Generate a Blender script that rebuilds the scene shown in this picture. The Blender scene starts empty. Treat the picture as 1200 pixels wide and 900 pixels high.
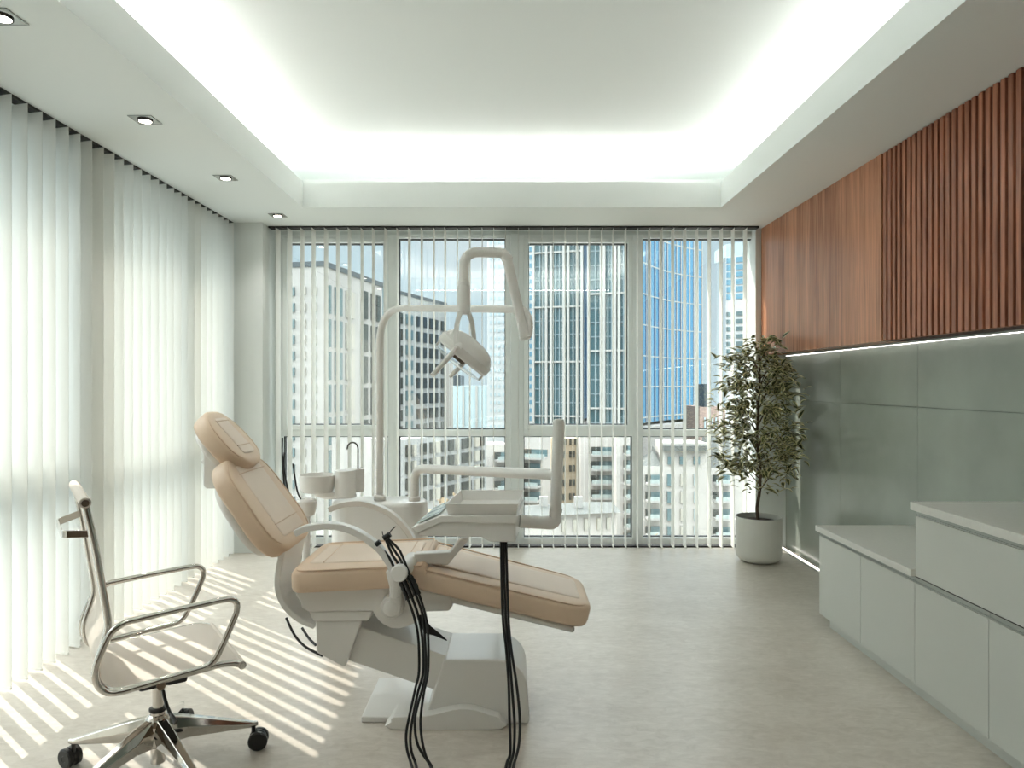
import bpy, bmesh, math, random
from mathutils import Vector, Matrix
random.seed(7)
F, CX, CY, EYE = 820.0, 600.0, 450.0, 1.41
COL = bpy.context.scene.collection
V = Vector
# ---------------------------------------------------------------- camera rays used to size things at their real distance
def P(px, py, Y):
    return V(((px - CX) / F * Y, Y, EYE - (py - CY) / F * Y))
def on_plane(px, py, p0, n):
    d = V(((px - CX) / F, 1.0, -(py - CY) / F)); o = V((0, 0, EYE))
    t = (V(p0) - o).dot(V(n)) / d.dot(V(n))
    return o + d * t
# ---------------------------------------------------------------- mesh collector
class MB:
    def __init__(s): s.v = []; s.f = []; s.m = []
    def add(s, vs, fs, mi=0):
        o = len(s.v); s.v += [tuple(x) for x in vs]
        for f in fs: s.f.append(tuple(o + i for i in f)); s.m.append(mi)
        return s
    def box(s, a, b, mi=0, M=None):
        x0, y0, z0 = a; x1, y1, z1 = b
        vs = [V(p) for p in ((x0,y0,z0),(x1,y0,z0),(x1,y1,z0),(x0,y1,z0),(x0,y0,z1),(x1,y0,z1),(x1,y1,z1),(x0,y1,z1))]
        if M is not None: vs = [M @ p for p in vs]
        return s.add(vs, [(0,3,2,1),(4,5,6,7),(0,1,5,4),(1,2,6,5),(2,3,7,6),(3,0,4,7)], mi)
    def hull8(s, lo, hi, mi=0):
        return s.add(list(lo) + list(hi), [(3,2,1,0),(4,5,6,7),(0,1,5,4),(1,2,6,5),(2,3,7,6),(3,0,4,7)], mi)
    def prism(s, poly, ext, mi=0):
        n = len(poly); a = [V(p) for p in poly]; b = [p + V(ext) for p in a]
        return s.add(a + b, [tuple(range(n))[::-1], tuple(range(n, 2*n))] + [(i, (i+1) % n, n + (i+1) % n, n + i) for i in range(n)], mi)
    def loft(s, rings, cap=True, closed=False, mi=0):
        n = len(rings[0]); k = len(rings); vs = [p for r in rings for p in r]; fs = []
        for j in range(k if closed else k - 1):
            j2 = (j + 1) % k
            for i in range(n):
                fs.append((j*n + i, j*n + (i+1) % n, j2*n + (i+1) % n, j2*n + i))
        if cap and not closed: fs += [tuple(range(n))[::-1], tuple(range((k-1)*n, k*n))]
        return s.add(vs, fs, mi)
    def tube(s, pts, r, n=12, cap=True, closed=False, mi=0, ry=None, up=None):
        pts = [V(p) for p in pts]; k = len(pts)
        rr = r if isinstance(r, (list, tuple)) else [r] * k
        T = []
        for i in range(k):
            a = pts[(i-1) % k] if (closed or i) else pts[i]
            b = pts[(i+1) % k] if (closed or i < k-1) else pts[i]
            T.append((b - a).normalized())
        if up is None:
            up = V((0,0,1)) if abs(T[0].z) < .9 else V((0,1,0))
        N = (V(up) - T[0] * V(up).dot(T[0])).normalized(); rings = []
        for i in range(k):
            N = (N - T[i] * N.dot(T[i])).normalized(); B = T[i].cross(N)
            q = (ry / max(rr)) if ry else 1
            rings.append([pts[i] + (N * math.cos(2*math.pi*j/n) + B * q * math.sin(2*math.pi*j/n)) * rr[i] for j in range(n)])
        return s.loft(rings, cap, closed, mi)
    def bar(s, pts, w, h, up, closed=False, mi=0):
        # flat bar: w along the direction 'up x tangent', h along 'up' kept square to the path
        pts = [V(p) for p in pts]; k = len(pts); rings = []
        for i in range(k):
            a = pts[(i-1) % k] if (closed or i) else pts[i]
            b = pts[(i+1) % k] if (closed or i < k-1) else pts[i]
            t = (b - a).normalized(); u = V(up); u = (u - t * u.dot(t)).normalized(); c = t.cross(u)
            rings.append([pts[i] + c*w/2*sx + u*h/2*sy for sx, sy in ((-1,-1),(1,-1),(1,1),(-1,1))])
        return s.loft(rings, True, closed, mi)
    def lathe(s, prof, c, axis=(0,0,1), n=32, mi=0, sx=1, sy=1, xdir=None):
        ax = V(axis).normalized()
        x = V(xdir) if xdir else (V((1,0,0)) if abs(ax.x) < .9 else V((0,1,0)))
        x = (x - ax * x.dot(ax)).normalized(); y = ax.cross(x)
        return s.loft([[V(c) + ax*h + (x*math.cos(2*math.pi*j/n)*sx + y*math.sin(2*math.pi*j/n)*sy) * max(r, 1e-4) for j in range(n)] for r, h in prof], True, False, mi)
def smooth(pts, n=4, closed=False):
    pts = [V(p) for p in pts]; k = len(pts); out = []
    for i in range(k if closed else k - 1):
        g = lambda j: pts[j % k] if closed else pts[max(0, min(k-1, j))]
        p0, p1, p2, p3 = g(i-1), g(i), g(i+1), g(i+2)
        for j in range(n):
            t = j / n
            out.append(.5 * ((2*p1) + (p2-p0)*t + (2*p0-5*p1+4*p2-p3)*t*t + (3*p1-p0-3*p2+p3)*t**3))
    if not closed: out.append(pts[-1])
    return out
def fillet(pts, r, n=6, closed=False):
    pts = [V(p) for p in pts]; k = len(pts); out = []
    for i in range(k):
        if not closed and i in (0, k-1): out.append(pts[i]); continue
        a, b, c = pts[i-1], pts[i], pts[(i+1) % k]
        rr = r[i] if isinstance(r, (list, tuple)) else r
        d1, d2 = (a-b), (c-b); q = min(rr, d1.length*.48, d2.length*.48)
        p, e = b + d1.normalized()*q, b + d2.normalized()*q
        for j in range(n+1):
            t = j / n; out.append(p*(1-t)**2 + b*2*t*(1-t) + e*t*t)
    return out
# ---------------------------------------------------------------- objects
ORG = {}
def tag(o, label=None, cat=None, group=None, kind=None):
    if label: o['label'] = label
    if cat: o['category'] = cat
    if group: o['group'] = group
    if kind: o['kind'] = kind
    return o
def thing(name, label, cat, loc=(0,0,0), group=None, kind=None):
    o = bpy.data.objects.new(name, None); COL.objects.link(o); o.location = loc; o.empty_display_size = .1
    ORG[o] = V(loc); return tag(o, label, cat, group, kind)
def obj(name, mb, mats, parent=None, bevel=0, seg=2, flat=False, sub=0, ang=38, label=None, org=None, weld=True):
    me = bpy.data.meshes.new(name); me.from_pydata(mb.v, [], mb.f); 
    for m in (mats if isinstance(mats, (list, tuple)) else [mats]): me.materials.append(m)
    me.polygons.foreach_set('material_index', mb.m)
    bm = bmesh.new(); bm.from_mesh(me)
    bmesh.ops.recalc_face_normals(bm, faces=bm.faces)
    bm.to_mesh(me); bm.free()
    base = V(org) if org is not None else (ORG.get(parent, V((0,0,0))) if parent else None)
    if base is None:
        xs = [p[0] for p in mb.v]; ys = [p[1] for p in mb.v]; zs = [p[2] for p in mb.v]
        base = V(((min(xs)+max(xs))/2, (min(ys)+max(ys))/2, min(zs)))
    me.transform(Matrix.Translation(-base))
    o = bpy.data.objects.new(name, me); COL.objects.link(o)
    if parent: o.parent = parent; o.location = base - ORG.get(parent, V((0,0,0)))
    else: o.location = base
    ORG[o] = base
    if not flat:
        me.polygons.foreach_set('use_smooth', [True]*len(me.polygons)); me.set_sharp_from_angle(angle=math.radians(ang))
    if bevel:
        b = o.modifiers.new('edge', 'BEVEL'); b.width = bevel; b.segments = seg; b.limit_method = 'ANGLE'; b.angle_limit = math.radians(30); b.harden_normals = not flat
    if sub:
        q = o.modifiers.new('soft', 'SUBSURF'); q.levels = sub; q.render_levels = sub
    me.update()
    if label: o['label'] = label
    return o
def struct(name, mb, mats, parent=None, **k):
    o = obj(name, mb, mats, parent, **k)
    if parent is None: o['kind'] = 'structure'
    return o
# ---------------------------------------------------------------- materials
def lin(r, g, b):
    f = lambda c: (c/255/12.92) if c/255 <= .04045 else ((c/255+.055)/1.055)**2.4
    return (f(r), f(g), f(b), 1)
def mat(name, rgb, rough=.5, metal=0, spec=.5, bump=0, bscale=40, var=0, vscale=8, stretch=(1,1,1), coat=0, sheen=0, trans=0, emit=0):
    m = bpy.data.materials.new(name); m.use_nodes = True; nt = m.node_tree; b = nt.nodes['Principled BSDF']
    c = lin(*rgb); b.inputs['Base Color'].default_value = c; b.inputs['Roughness'].default_value = rough
    b.inputs['Metallic'].default_value = metal; b.inputs['Specular IOR Level'].default_value = spec
    b.inputs['Coat Weight'].default_value = coat; b.inputs['Coat Roughness'].default_value = .1
    if emit: b.inputs['Emission Color'].default_value = c; b.inputs['Emission Strength'].default_value = emit
    if sheen: b.inputs['Sheen Weight'].default_value = sheen
    if var or bump:
        tc = nt.nodes.new('ShaderNodeTexCoord'); mp = nt.nodes.new('ShaderNodeMapping'); mp.inputs['Scale'].default_value = stretch
        nt.links.new(tc.outputs['Object'], mp.inputs['Vector'])
    if var:
        n = nt.nodes.new('ShaderNodeTexNoise'); n.inputs['Scale'].default_value = vscale; n.inputs['Detail'].default_value = 5
        r = nt.nodes.new('ShaderNodeValToRGB')
        r.color_ramp.elements[0].position = .3; r.color_ramp.elements[1].position = .7
        r.color_ramp.elements[0].color = tuple(max(0, x*(1-var)) for x in c[:3]) + (1,); r.color_ramp.elements[1].color = tuple(min(1, x*(1+var)) for x in c[:3]) + (1,)
        nt.links.new(mp.outputs[0], n.inputs['Vector']); nt.links.new(n.outputs['Fac'], r.inputs[0]); nt.links.new(r.outputs[0], b.inputs['Base Color'])
    if bump:
        n = nt.nodes.new('ShaderNodeTexNoise'); n.inputs['Scale'].default_value = bscale; n.inputs['Detail'].default_value = 6
        q = nt.nodes.new('ShaderNodeBump'); q.inputs['Strength'].default_value = bump; q.inputs['Distance'].default_value = .003
        nt.links.new(mp.outputs[0], n.inputs['Vector']); nt.links.new(n.outputs['Fac'], q.inputs['Height']); nt.links.new(q.outputs[0], b.inputs['Normal'])
    return m
def emitter(name, rgb, s):
    m = bpy.data.materials.new(name); m.use_nodes = True; nt = m.node_tree; nt.nodes.clear()
    e = nt.nodes.new('ShaderNodeEmission'); e.inputs[0].default_value = lin(*rgb); e.inputs[1].default_value = s
    o = nt.nodes.new('ShaderNodeOutputMaterial'); nt.links.new(e.outputs[0], o.inputs[0]); return m
def glass(name, tint, refl=.07, rough=0.0):
    m = bpy.data.materials.new(name); m.use_nodes = True; nt = m.node_tree; nt.nodes.clear(); N = nt.nodes.new; L = nt.links.new
    g = N('ShaderNodeNewGeometry'); d = N('ShaderNodeVectorMath'); d.operation = 'DOT_PRODUCT'
    L(g.outputs['Incoming'], d.inputs[0]); L(g.outputs['Normal'], d.inputs[1])
    a = N('ShaderNodeMath'); a.operation = 'ABSOLUTE'; L(d.outputs['Value'], a.inputs[0])
    s = N('ShaderNodeMath'); s.operation = 'SUBTRACT'; s.inputs[0].default_value = 1; L(a.outputs[0], s.inputs[1])
    p = N('ShaderNodeMath'); p.operation = 'POWER'; p.inputs[1].default_value = 5; L(s.outputs[0], p.inputs[0])
    q = N('ShaderNodeMath'); q.operation = 'MULTIPLY_ADD'; q.inputs[1].default_value = 1 - refl; q.inputs[2].default_value = refl; L(p.outputs[0], q.inputs[0])
    t = N('ShaderNodeBsdfTransparent'); t.inputs[0].default_value = tint; gl = N('ShaderNodeBsdfGlossy'); gl.inputs['Roughness'].default_value = rough
    x = N('ShaderNodeMixShader'); L(q.outputs[0], x.inputs[0]); L(t.outputs[0], x.inputs[1]); L(gl.outputs[0], x.inputs[2])
    o = N('ShaderNodeOutputMaterial'); L(x.outputs[0], o.inputs[0]); return m
def fabric_translucent(name, rgb, fac):
    m = bpy.data.materials.new(name); m.use_nodes = True; nt = m.node_tree; nt.nodes.clear(); N = nt.nodes.new; L = nt.links.new
    c = lin(*rgb)
    tc = N('ShaderNodeTexCoord'); mp = N('ShaderNodeMapping'); mp.inputs['Scale'].default_value = (60, 60, 1.5); L(tc.outputs['Object'], mp.inputs[0])
    n = N('ShaderNodeTexNoise'); n.inputs['Scale'].default_value = 4; L(mp.outputs[0], n.inputs['Vector'])
    r = N('ShaderNodeValToRGB'); r.color_ramp.elements[0].color = tuple(x*.95 for x in c[:3])+(1,); r.color_ramp.elements[1].color = c; L(n.outputs['Fac'], r.inputs[0])
    d = N('ShaderNodeBsdfDiffuse'); t = N('ShaderNodeBsdfTranslucent'); L(r.outputs[0], d.inputs[0]); L(r.outputs[0], t.inputs[0])
    x = N('ShaderNodeMixShader'); x.inputs[0].default_value = fac; L(d.outputs[0], x.inputs[1]); L(t.outputs[0], x.inputs[2])
    o = N('ShaderNodeOutputMaterial'); L(x.outputs[0], o.inputs[0]); return m
def wood(name, dark, light, rough=.35, plank=0):
    m = bpy.data.materials.new(name); m.use_nodes = True; nt = m.node_tree; b = nt.nodes['Principled BSDF']; N = nt.nodes.new; L = nt.links.new
    tc = N('ShaderNodeTexCoord'); mp = N('ShaderNodeMapping'); mp.inputs['Scale'].default_value = (14, 14, .55); L(tc.outputs['Object'], mp.inputs[0])
    n = N('ShaderNodeTexNoise'); n.inputs['Scale'].default_value = 2.2; n.inputs['Detail'].default_value = 9; n.inputs['Roughness'].default_value = .62; n.inputs['Distortion'].default_value = .7; L(mp.outputs[0], n.inputs['Vector'])
    mp2 = N('ShaderNodeMapping'); mp2.inputs['Scale'].default_value = (140, 140, 2.5); L(tc.outputs['Object'], mp2.inputs[0])
    n2 = N('ShaderNodeTexNoise'); n2.inputs['Scale'].default_value = 2; n2.inputs['Detail'].default_value = 3; L(mp2.outputs[0], n2.inputs['Vector'])
    ad = N('ShaderNodeMath'); ad.operation = 'MULTIPLY_ADD'; ad.inputs[1].default_value = .35; L(n2.outputs['Fac'], ad.inputs[0]); L(n.outputs['Fac'], ad.inputs[2])
    last = ad
    if plank:
        sp = N('ShaderNodeSeparateXYZ'); L(tc.outputs['Object'], sp.inputs[0])
        dv = N('ShaderNodeMath'); dv.operation = 'DIVIDE'; dv.inputs[1].default_value = plank; L(sp.outputs['Y'], dv.inputs[0])
        fl = N('ShaderNodeMath'); fl.operation = 'FLOOR'; L(dv.outputs[0], fl.inputs[0])
        wn = N('ShaderNodeTexWhiteNoise'); wn.noise_dimensions = '1D'; L(fl.outputs[0], wn.inputs['W'])
        pm = N('ShaderNodeMath'); pm.operation = 'MULTIPLY_ADD'; pm.inputs[1].default_value = .16; L(wn.outputs['Value'], pm.inputs[0]); L(ad.outputs[0], pm.inputs[2]); last = pm
    r = N('ShaderNodeValToRGB'); r.color_ramp.elements[0].position = .42; r.color_ramp.elements[1].position = .98
    r.color_ramp.elements[0].color = lin(*dark); r.color_ramp.elements[1].color = lin(*light)
    L(last.outputs[0], r.inputs[0]); L(r.outputs[0], b.inputs['Base Color']); b.inputs['Roughness'].default_value = rough
    q = N('ShaderNodeBump'); q.inputs['Strength'].default_value = .25; q.inputs['Distance'].default_value = .002; L(n2.outputs['Fac'], q.inputs['Height']); L(q.outputs[0], b.inputs['Normal'])
    return m
M = {}
M['paint'] = mat('white plaster paint', (228,233,231), .85, bump=.05, bscale=60)
M['rear'] = mat('warm rear wall paint', (150,130,112), .9, bump=.05, bscale=60)
M['frame'] = mat('white window frame', (242,246,245), .45)
M['gasket'] = mat('dark rubber gasket', (62,66,66), .7)
M['dark'] = mat('dark track and gap shade', (38,36,33), .6)
M['white'] = mat('white enamel plastic', (228,226,222), .32, coat=.25)
M['white2'] = mat('white lacquered front', (198,200,194), .38)
M['stone'] = mat('white quartz worktop', (214,213,207), .3, var=.03, vscale=60)
M['profile'] = mat('brushed aluminium profile', (168,172,168), .4, metal=.75)
M['chrome'] = mat('polished chrome', (204,200,194), .07, metal=1)
M['darkchrome'] = mat('dark chrome', (96,94,92), .2, metal=1)
M['black'] = mat('black rubber', (14,14,15), .42)
M['blackp'] = mat('black plastic', (22,22,23), .35)
M['leather'] = mat('beige leather', (222,197,172), .45, bump=.12, bscale=220, var=.04, vscale=5)
M['leather_lit'] = mat('beige leather lit top', (226,208,191), .45, bump=.12, bscale=220, var=.03, vscale=5)  # same leather for the top panels, light falling on them put into the colour
M['seam'] = mat('seam piping', (212,184,158), .5)
M['mesh'] = mat('beige net fabric', (218,209,198), .75, bump=.25, bscale=400)
M['clear'] = glass('clear shield', (.97,.98,.98,1), .06)
M['glass'] = glass('window glass', (.985,.995,.99,1), .14)
M['vane'] = fabric_translucent('blind fabric', (248,248,244), .26)
M['screen'] = mat('control panel foil', (206,218,218), .25)
M['screenline'] = mat('blue panel print', (58,92,112), .4)
M['lens'] = mat('lamp sensor window', (120,104,92), .25)
M['wood'] = wood('reddish brown wood', (108,64,46), (214,152,116), .27, plank=.115)
M['woodslat'] = wood('reddish brown slat wood', (108,62,46), (204,138,106), .36)
M['woodback'] = wood('dark slat backing', (50,22,16), (84,42,30), .6)
M['led'] = emitter('led strip', (255,252,247), 24)
M['led2'] = emitter('thin led strip', (255,251,244), 5)
M['led3'] = emitter('floor led strip', (255,248,238), 2.5)
M['bulb'] = emitter('downlight bulb', (255,246,230), 9)
def floor_mat():
    m = bpy.data.materials.new('mottled grey floor'); m.use_nodes = True; nt = m.node_tree; b = nt.nodes['Principled BSDF']; N = nt.nodes.new; L = nt.links.new
    tc = N('ShaderNodeTexCoord'); mp = N('ShaderNodeMapping'); mp.inputs['Scale'].default_value = (.55,1.2,1); L(tc.outputs['Object'], mp.inputs[0])
    n1 = N('ShaderNodeTexNoise'); n1.inputs['Scale'].default_value = 3; n1.inputs['Detail'].default_value = 8; n1.inputs['Roughness'].default_value = .65
    n2 = N('ShaderNodeTexNoise'); n2.inputs['Scale'].default_value = 26; n2.inputs['Detail'].default_value = 6; n2.inputs['Roughness'].default_value = .7; n2.inputs['Distortion'].default_value = .8
    for n in (n1, n2): L(mp.outputs[0], n.inputs['Vector'])
    a = N('ShaderNodeMath'); a.operation = 'MULTIPLY_ADD'; a.inputs[1].default_value = 1.5; L(n2.outputs['Fac'], a.inputs[0]); L(n1.outputs['Fac'], a.inputs[2])
    mr_ = N('ShaderNodeMapRange'); mr_.inputs['From Min'].default_value = .85; mr_.inputs['From Max'].default_value = 1.65; L(a.outputs[0], mr_.inputs[0])
    r = N('ShaderNodeValToRGB'); e = r.color_ramp.elements; e[0].position = .05; e[1].position = .95
    e[0].color = lin(187,178,166); e[1].color = lin(215,208,198)
    L(mr_.outputs[0], r.inputs[0]); L(r.outputs[0], b.inputs['Base Color'])
    rr = N('ShaderNodeMapRange'); rr.inputs['To Min'].default_value = .24; rr.inputs['To Max'].default_value = .38; L(n2.outputs['Fac'], rr.inputs[0]); L(rr.outputs[0], b.inputs['Roughness'])
    q = N('ShaderNodeBump'); q.inputs['Strength'].default_value = .06; q.inputs['Distance'].default_value = .002; L(n2.outputs['Fac'], q.inputs['Height']); L(q.outputs[0], b.inputs['Normal'])
    return m
M['floor'] = floor_mat()
def concrete_mat():
    m = mat('smooth grey green panel', (146,153,144), .2, var=.1, vscale=2.2, bump=.05, bscale=14)
    return m
M['concrete'] = concrete_mat()
# ================================================================ ROOM
H = 2.755
XL, XR, YB, YR = -2.5, 2.37, 6.2, -1.7       # left glass line, right wall, back glass line, rear wall
struct('floor', MB().box((-2.75, YR-.15, -.12), (2.6, 6.36, 0)), M['floor'], flat=True)
c = MB()
ox, y0, y1 = 1.592, .87, 5.33
for a, b in (((-2.75, YR-.15), (-ox, 6.36)), ((ox, YR-.15), (2.6, 6.36)), ((-ox, YR-.15), (ox, y0)), ((-ox, y1), (ox, 6.36))):
    c.box((a[0], a[1], H), (b[0], b[1], 2.86))
t = .035
c.box((-ox-t, y0-t, 2.86), (-ox, y1+t, 2.95)); c.box((ox, y0-t, 2.86), (ox+t, y1+t, 2.95))
c.box((-ox, y0-t, 2.86), (ox, y0, 2.95)); c.box((-ox, y1, 2.86), (ox, y1+t, 2.95))
X2, Ya, Yb, HU = 2.1, y0-.6, 6.30, 3.25
c.box((-X2-.05, Ya-.05, HU), (X2+.05, Yb+.05, HU+.08))
c.box((-X2-.05, Ya-.05, 2.86), (-X2, Yb+.05, HU)); c.box((X2, Ya-.05, 2.86), (X2+.05, Yb+.05, HU))
c.box((-X2, Ya-.05, 2.86), (X2, Ya, HU)); c.box((-X2, Yb, 2.86), (X2, Yb+.05, HU))
struct('ceiling', c, M['paint'], flat=True)
# cove lamps lying behind the lip
for nm, a, b in (('window', (-1.62, y1+.22), (1.62, y1+.25)), ('entrance', (-1.62, y0-.13), (1.62, y0-.10)), ('blind', (-ox-.20, y0-.06), (-ox-.17, y1+.36)), ('panelling', (ox+.17, y0-.06), (ox+.20, y1+.36))):
    w = {'window': 'along the window wall', 'entrance': 'on the side away from the windows', 'blind': 'on the closed blinds side', 'panelling': 'on the wood panelling side'}[nm]
    o = thing('led_strip', 'warm white light strip hidden in ceiling recess ' + w, 'led strip', ((a[0]+b[0])/2, (a[1]+b[1])/2, 2.862))
    obj('housing', MB().box((a[0]-.004, a[1]-.004, 2.8605), (b[0]+.004, b[1]+.004, 2.954)), M['profile'], o)
    obj('diffuser', MB().box((a[0], a[1], 2.9545), (b[0], b[1], 2.968)), M['led'], o)
# right wall: concrete-look panels with open joints
w = MB().box((XR+.02, YR, 0), (XR+.2, 6.36, H))
ys = [6.2, 5.05, 4.09, 3.13, 2.17, 1.21, .25, -.71, YR]
for i in range(len(ys)-1):
    for z0, z1 in ((0, 1.2735), (1.2765, 1.80)):
        w.box((XR, ys[i+1]+.0015, z0), (XR+.02, ys[i]-.0015, z1))
struct('wall_right', w, M['concrete'], flat=True)
# back wall: corner pillar, right return, lintel
w = MB(); w.box((2.11, 6.06, 0), (2.37, 6.36, H)); w.box((-2.08, 6.16, 2.725), (2.11, 6.36, H))
struct('wall_back', w, M['paint'], flat=True)
struct('wall_corner', MB().box((-2.75, 5.835, 0), (-2.08, 6.36, H)), M['paint'], flat=True)
struct('wall_rear', MB().box((-2.75, YR-.15, 0), (2.6, YR, H)), M['rear'], flat=True)
w = MB(); w.box((-2.75, YR, 0), (-2.46, -.75, H)); w.box((-2.75, -.75, 2.70), (-2.46, 5.835, H))
struct('wall_left', w, M['paint'], flat=True)
# unseen wall added outside beyond the corner to keep sun off most back windows
struct('sun_block_wall', MB().box((-3.95, 6.95, -14), (-3.34, 10.2, 12)), M['paint'], flat=True)
struct('trim_1', MB().box((-2.08, 6.035, 0), (2.11, 6.10, .014)), M['dark'], flat=True)
struct('trim_2', MB().box((-2.46, -.75, 0), (-2.42, 5.835, .014)), M['dark'], flat=True)
# ---------------- windows
def window(name, axis, lo, hi, zsplit, operable, plane):
    """one bay: upper and lower light. axis 'x' = back wall (plane is Y), 'y' = left wall (plane is X)"""
    s = thing(name, None, None, ((lo+hi)/2, plane, 0) if axis == 'x' else (plane, (lo+hi)/2, 0), kind='structure')
    def bx(m, a0, a1, z0, z1, d0, d1, mi=0):
        if axis == 'x': m.box((a0, plane+d0, z0), (a1, plane+d1, z1), mi)
        else: m.box((plane-d1, a0, z0), (plane-d0, a1, z1), mi)
    fr = MB(); fw = .045
    bx(fr, lo, lo+fw, 0, 2.725, -.05, .05); bx(fr, hi-fw, hi, 0, 2.725, -.05, .05)
    bx(fr, lo+fw, hi-fw, 0, .058, -.05, .05); bx(fr, lo+fw, hi-fw, 2.69, 2.725, -.05, .05)
    bx(fr, lo+fw, hi-fw, zsplit-.03, zsplit+.03, -.05, .05)
    obj('frame', fr, M['frame'], s, bevel=.004)
    for nm, z0, z1 in (('lower', .058, zsplit-.03), ('upper', zsplit+.03, 2.69)):
        a0, a1 = lo+fw, hi-fw
        if operable and nm == 'upper':
            sh = MB(); k = .04
            bx(sh, a0, a0+k, z0, z1, -.068, .02); bx(sh, a1-k, a1, z0, z1, -.068, .02)
            bx(sh, a0+k, a1-k, z0, z0+k, -.068, .02); bx(sh, a0+k, a1-k, z1-k, z1, -.068, .02)
            obj('sash', sh, M['frame'], s, bevel=.005); a0 += k; a1 -= k; z0 += k; z1 -= k
        g = MB(); k = .008
        bx(g, a0, a0+k, z0, z1, -.024, .024); bx(g, a1-k, a1, z0, z1, -.024, .024); bx(g, a0+k, a1-k, z0, z0+k, -.024, .024); bx(g, a0+k, a1-k, z1-k, z1, -.024, .024)
        obj('gasket', g, M['gasket'], s, flat=True)
        p = MB(); bx(p, a0+k, a1-k, z0+k, z1-k, -.004, .004); obj('pane', p, M['glass'], s, flat=True)
XB = lambda px: (px - 600) * YB / F
edges = [XB(328), XB(462), XB(605), XB(746), XB(889)]
window('window_1', 'x', edges[0], edges[1], .98, True, YB)
window('window_2', 'x', edges[1], edges[2]-.05, .98, False, YB)
window('window_3', 'x', edges[2]+.02, edges[3], .98, True, YB)
window('window_4', 'x', edges[3], edges[4], .98, False, YB)
struct('trim_3', MB().box((edges[2]-.049, YB-.07, 0), (edges[2]+.019, YB+.1, 2.725)), M['frame'], bevel=.006)
struct('trim_4', MB().box((-2.08, YB-.05, 0), (edges[0]-.001, YB+.1, 2.725)), M['frame'])
ly = [5.83, 5.02, 3.90, 2.86, 1.76, .72, -.36, -.75]
for i in range(6):
    window('window_%d' % (5+i), 'y', ly[i+1]+(.0 if i != 1 else .07), ly[i]-(0 if i != 2 else .07), .98, i % 2 == 0, XL+.0)
struct('trim_5', MB().box((XL-.1, 3.832, 0), (XL+.07, 3.968, 2.70)), M['frame'], bevel=.006)
struct('trim_6', MB().box((XL-.1, -.75, 0), (XL+.05, -.36, 2.70)), M['frame'])
# ---------------- vertical blinds: every vane a part
def blind(name, label, pts, base, ang, rail):
    s = thing(name, label, 'vertical blind', base)
    obj('headrail', rail, M['dark'], s, flat=True)
    w, th = .115, .0012; n = 6; prof = []
    for i in range(n+1):                                   # gently curved strip, closed outline
        u = -w/2 + w*i/n; prof.append((u, 0.0018*(1-(2*u/w)**2)))
    ring = [(u, v+th) for u, v in prof] + [(u, v) for u, v in prof[::-1]]
    m = MB(); z0, z1 = .022, 2.738
    m.loft([[V((v, u, z)) for u, v in ring] for z in (z0, z1)])
    m.box((-.002, -w/2, .012), (.006, w/2, .022))
    v0 = obj('vane', m, M['vane'], s, org=(0,0,0))
    for i, (x, y) in enumerate(pts):
        v = v0 if i == 0 else v0.copy()
        if i: COL.objects.link(v)
        v.parent = s; v.location = V((x, y, 0)) - V(base); v.rotation_euler = (0, 0, math.radians(ang + random.uniform(-2.2, 2.2)))
bp = [((606.5 + 14.15*k - 600)/F*5.945 + random.uniform(-.005,.005), 6.0) for k in range(-20, 20)]
blind('vertical_blind', 'open vertical blind with thin white vanes in front of the skyline windows', bp, (0, 6.0, 0), -1.5,
      MB().box((-2.075, 5.955, 2.741), (2.105, 6.045, 2.755)))
lp = [(-2.345, 5.78 - .1023*k + random.uniform(-.005,.005)) for k in range(0, 64)]
blind('vertical_blind', 'sunlit vertical blind with overlapping white vanes beside the office chair', lp, (-2.345, 2.5, 0), -106,
      MB().box((-2.372, -.74, 2.741), (-2.318, 5.83, 2.755)))
# ---------------- wood panels on the right wall
wp = MB().box((2.156, 4.083, 1.66), (XR-.001, 6.055, H-.001))
tag(obj('wood_panel', wp, M['wood'], None), 'smooth reddish wood wall panel above grey wall near the plant', 'wall panel')
s = thing('slatted_wood_panel', 'slatted reddish wood wall panel with vertical ribs above the cabinets', 'wall panel', (2.26, 1.2, 1.66))
obj('backing', MB().box((2.192, YR+.001, 1.66), (XR-.001, 4.081, H-.001)), M['woodback'], s, flat=True)
sl = MB(); y = 4.066
while y > YR + .05:
    sl.box((2.156, y-.031, 1.6605), (2.1925, y, H-.002)); y -= .0487
sl = obj('ribs', sl, M['woodslat'], s, bevel=.004)
o = thing('led_profile', 'thin light line under the wood panels', 'light strip', (2.33, 2.2, 1.64))
obj('housing', MB().box((2.31, YR+.01, 1.650), (2.366, 5.98, 1.659)), M['profile'], o, flat=True)
obj('diffuser', MB().box((2.336, YR+.02, 1.647), (2.343, 5.97, 1.6495)), M['led2'], o, flat=True)
o = thing('floor_led_profile', 'glowing light line set along the floor behind the plant pot', 'light strip', (2.315, 4, 0))
obj('housing', MB().box((2.29, YR+.01, .0005), (2.34, 6.05, .006)), M['profile'], o, flat=True)
obj('diffuser', MB().box((2.307, YR+.02, .0065), (2.323, 6.04, .012)), M['led3'], o, flat=True)
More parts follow.
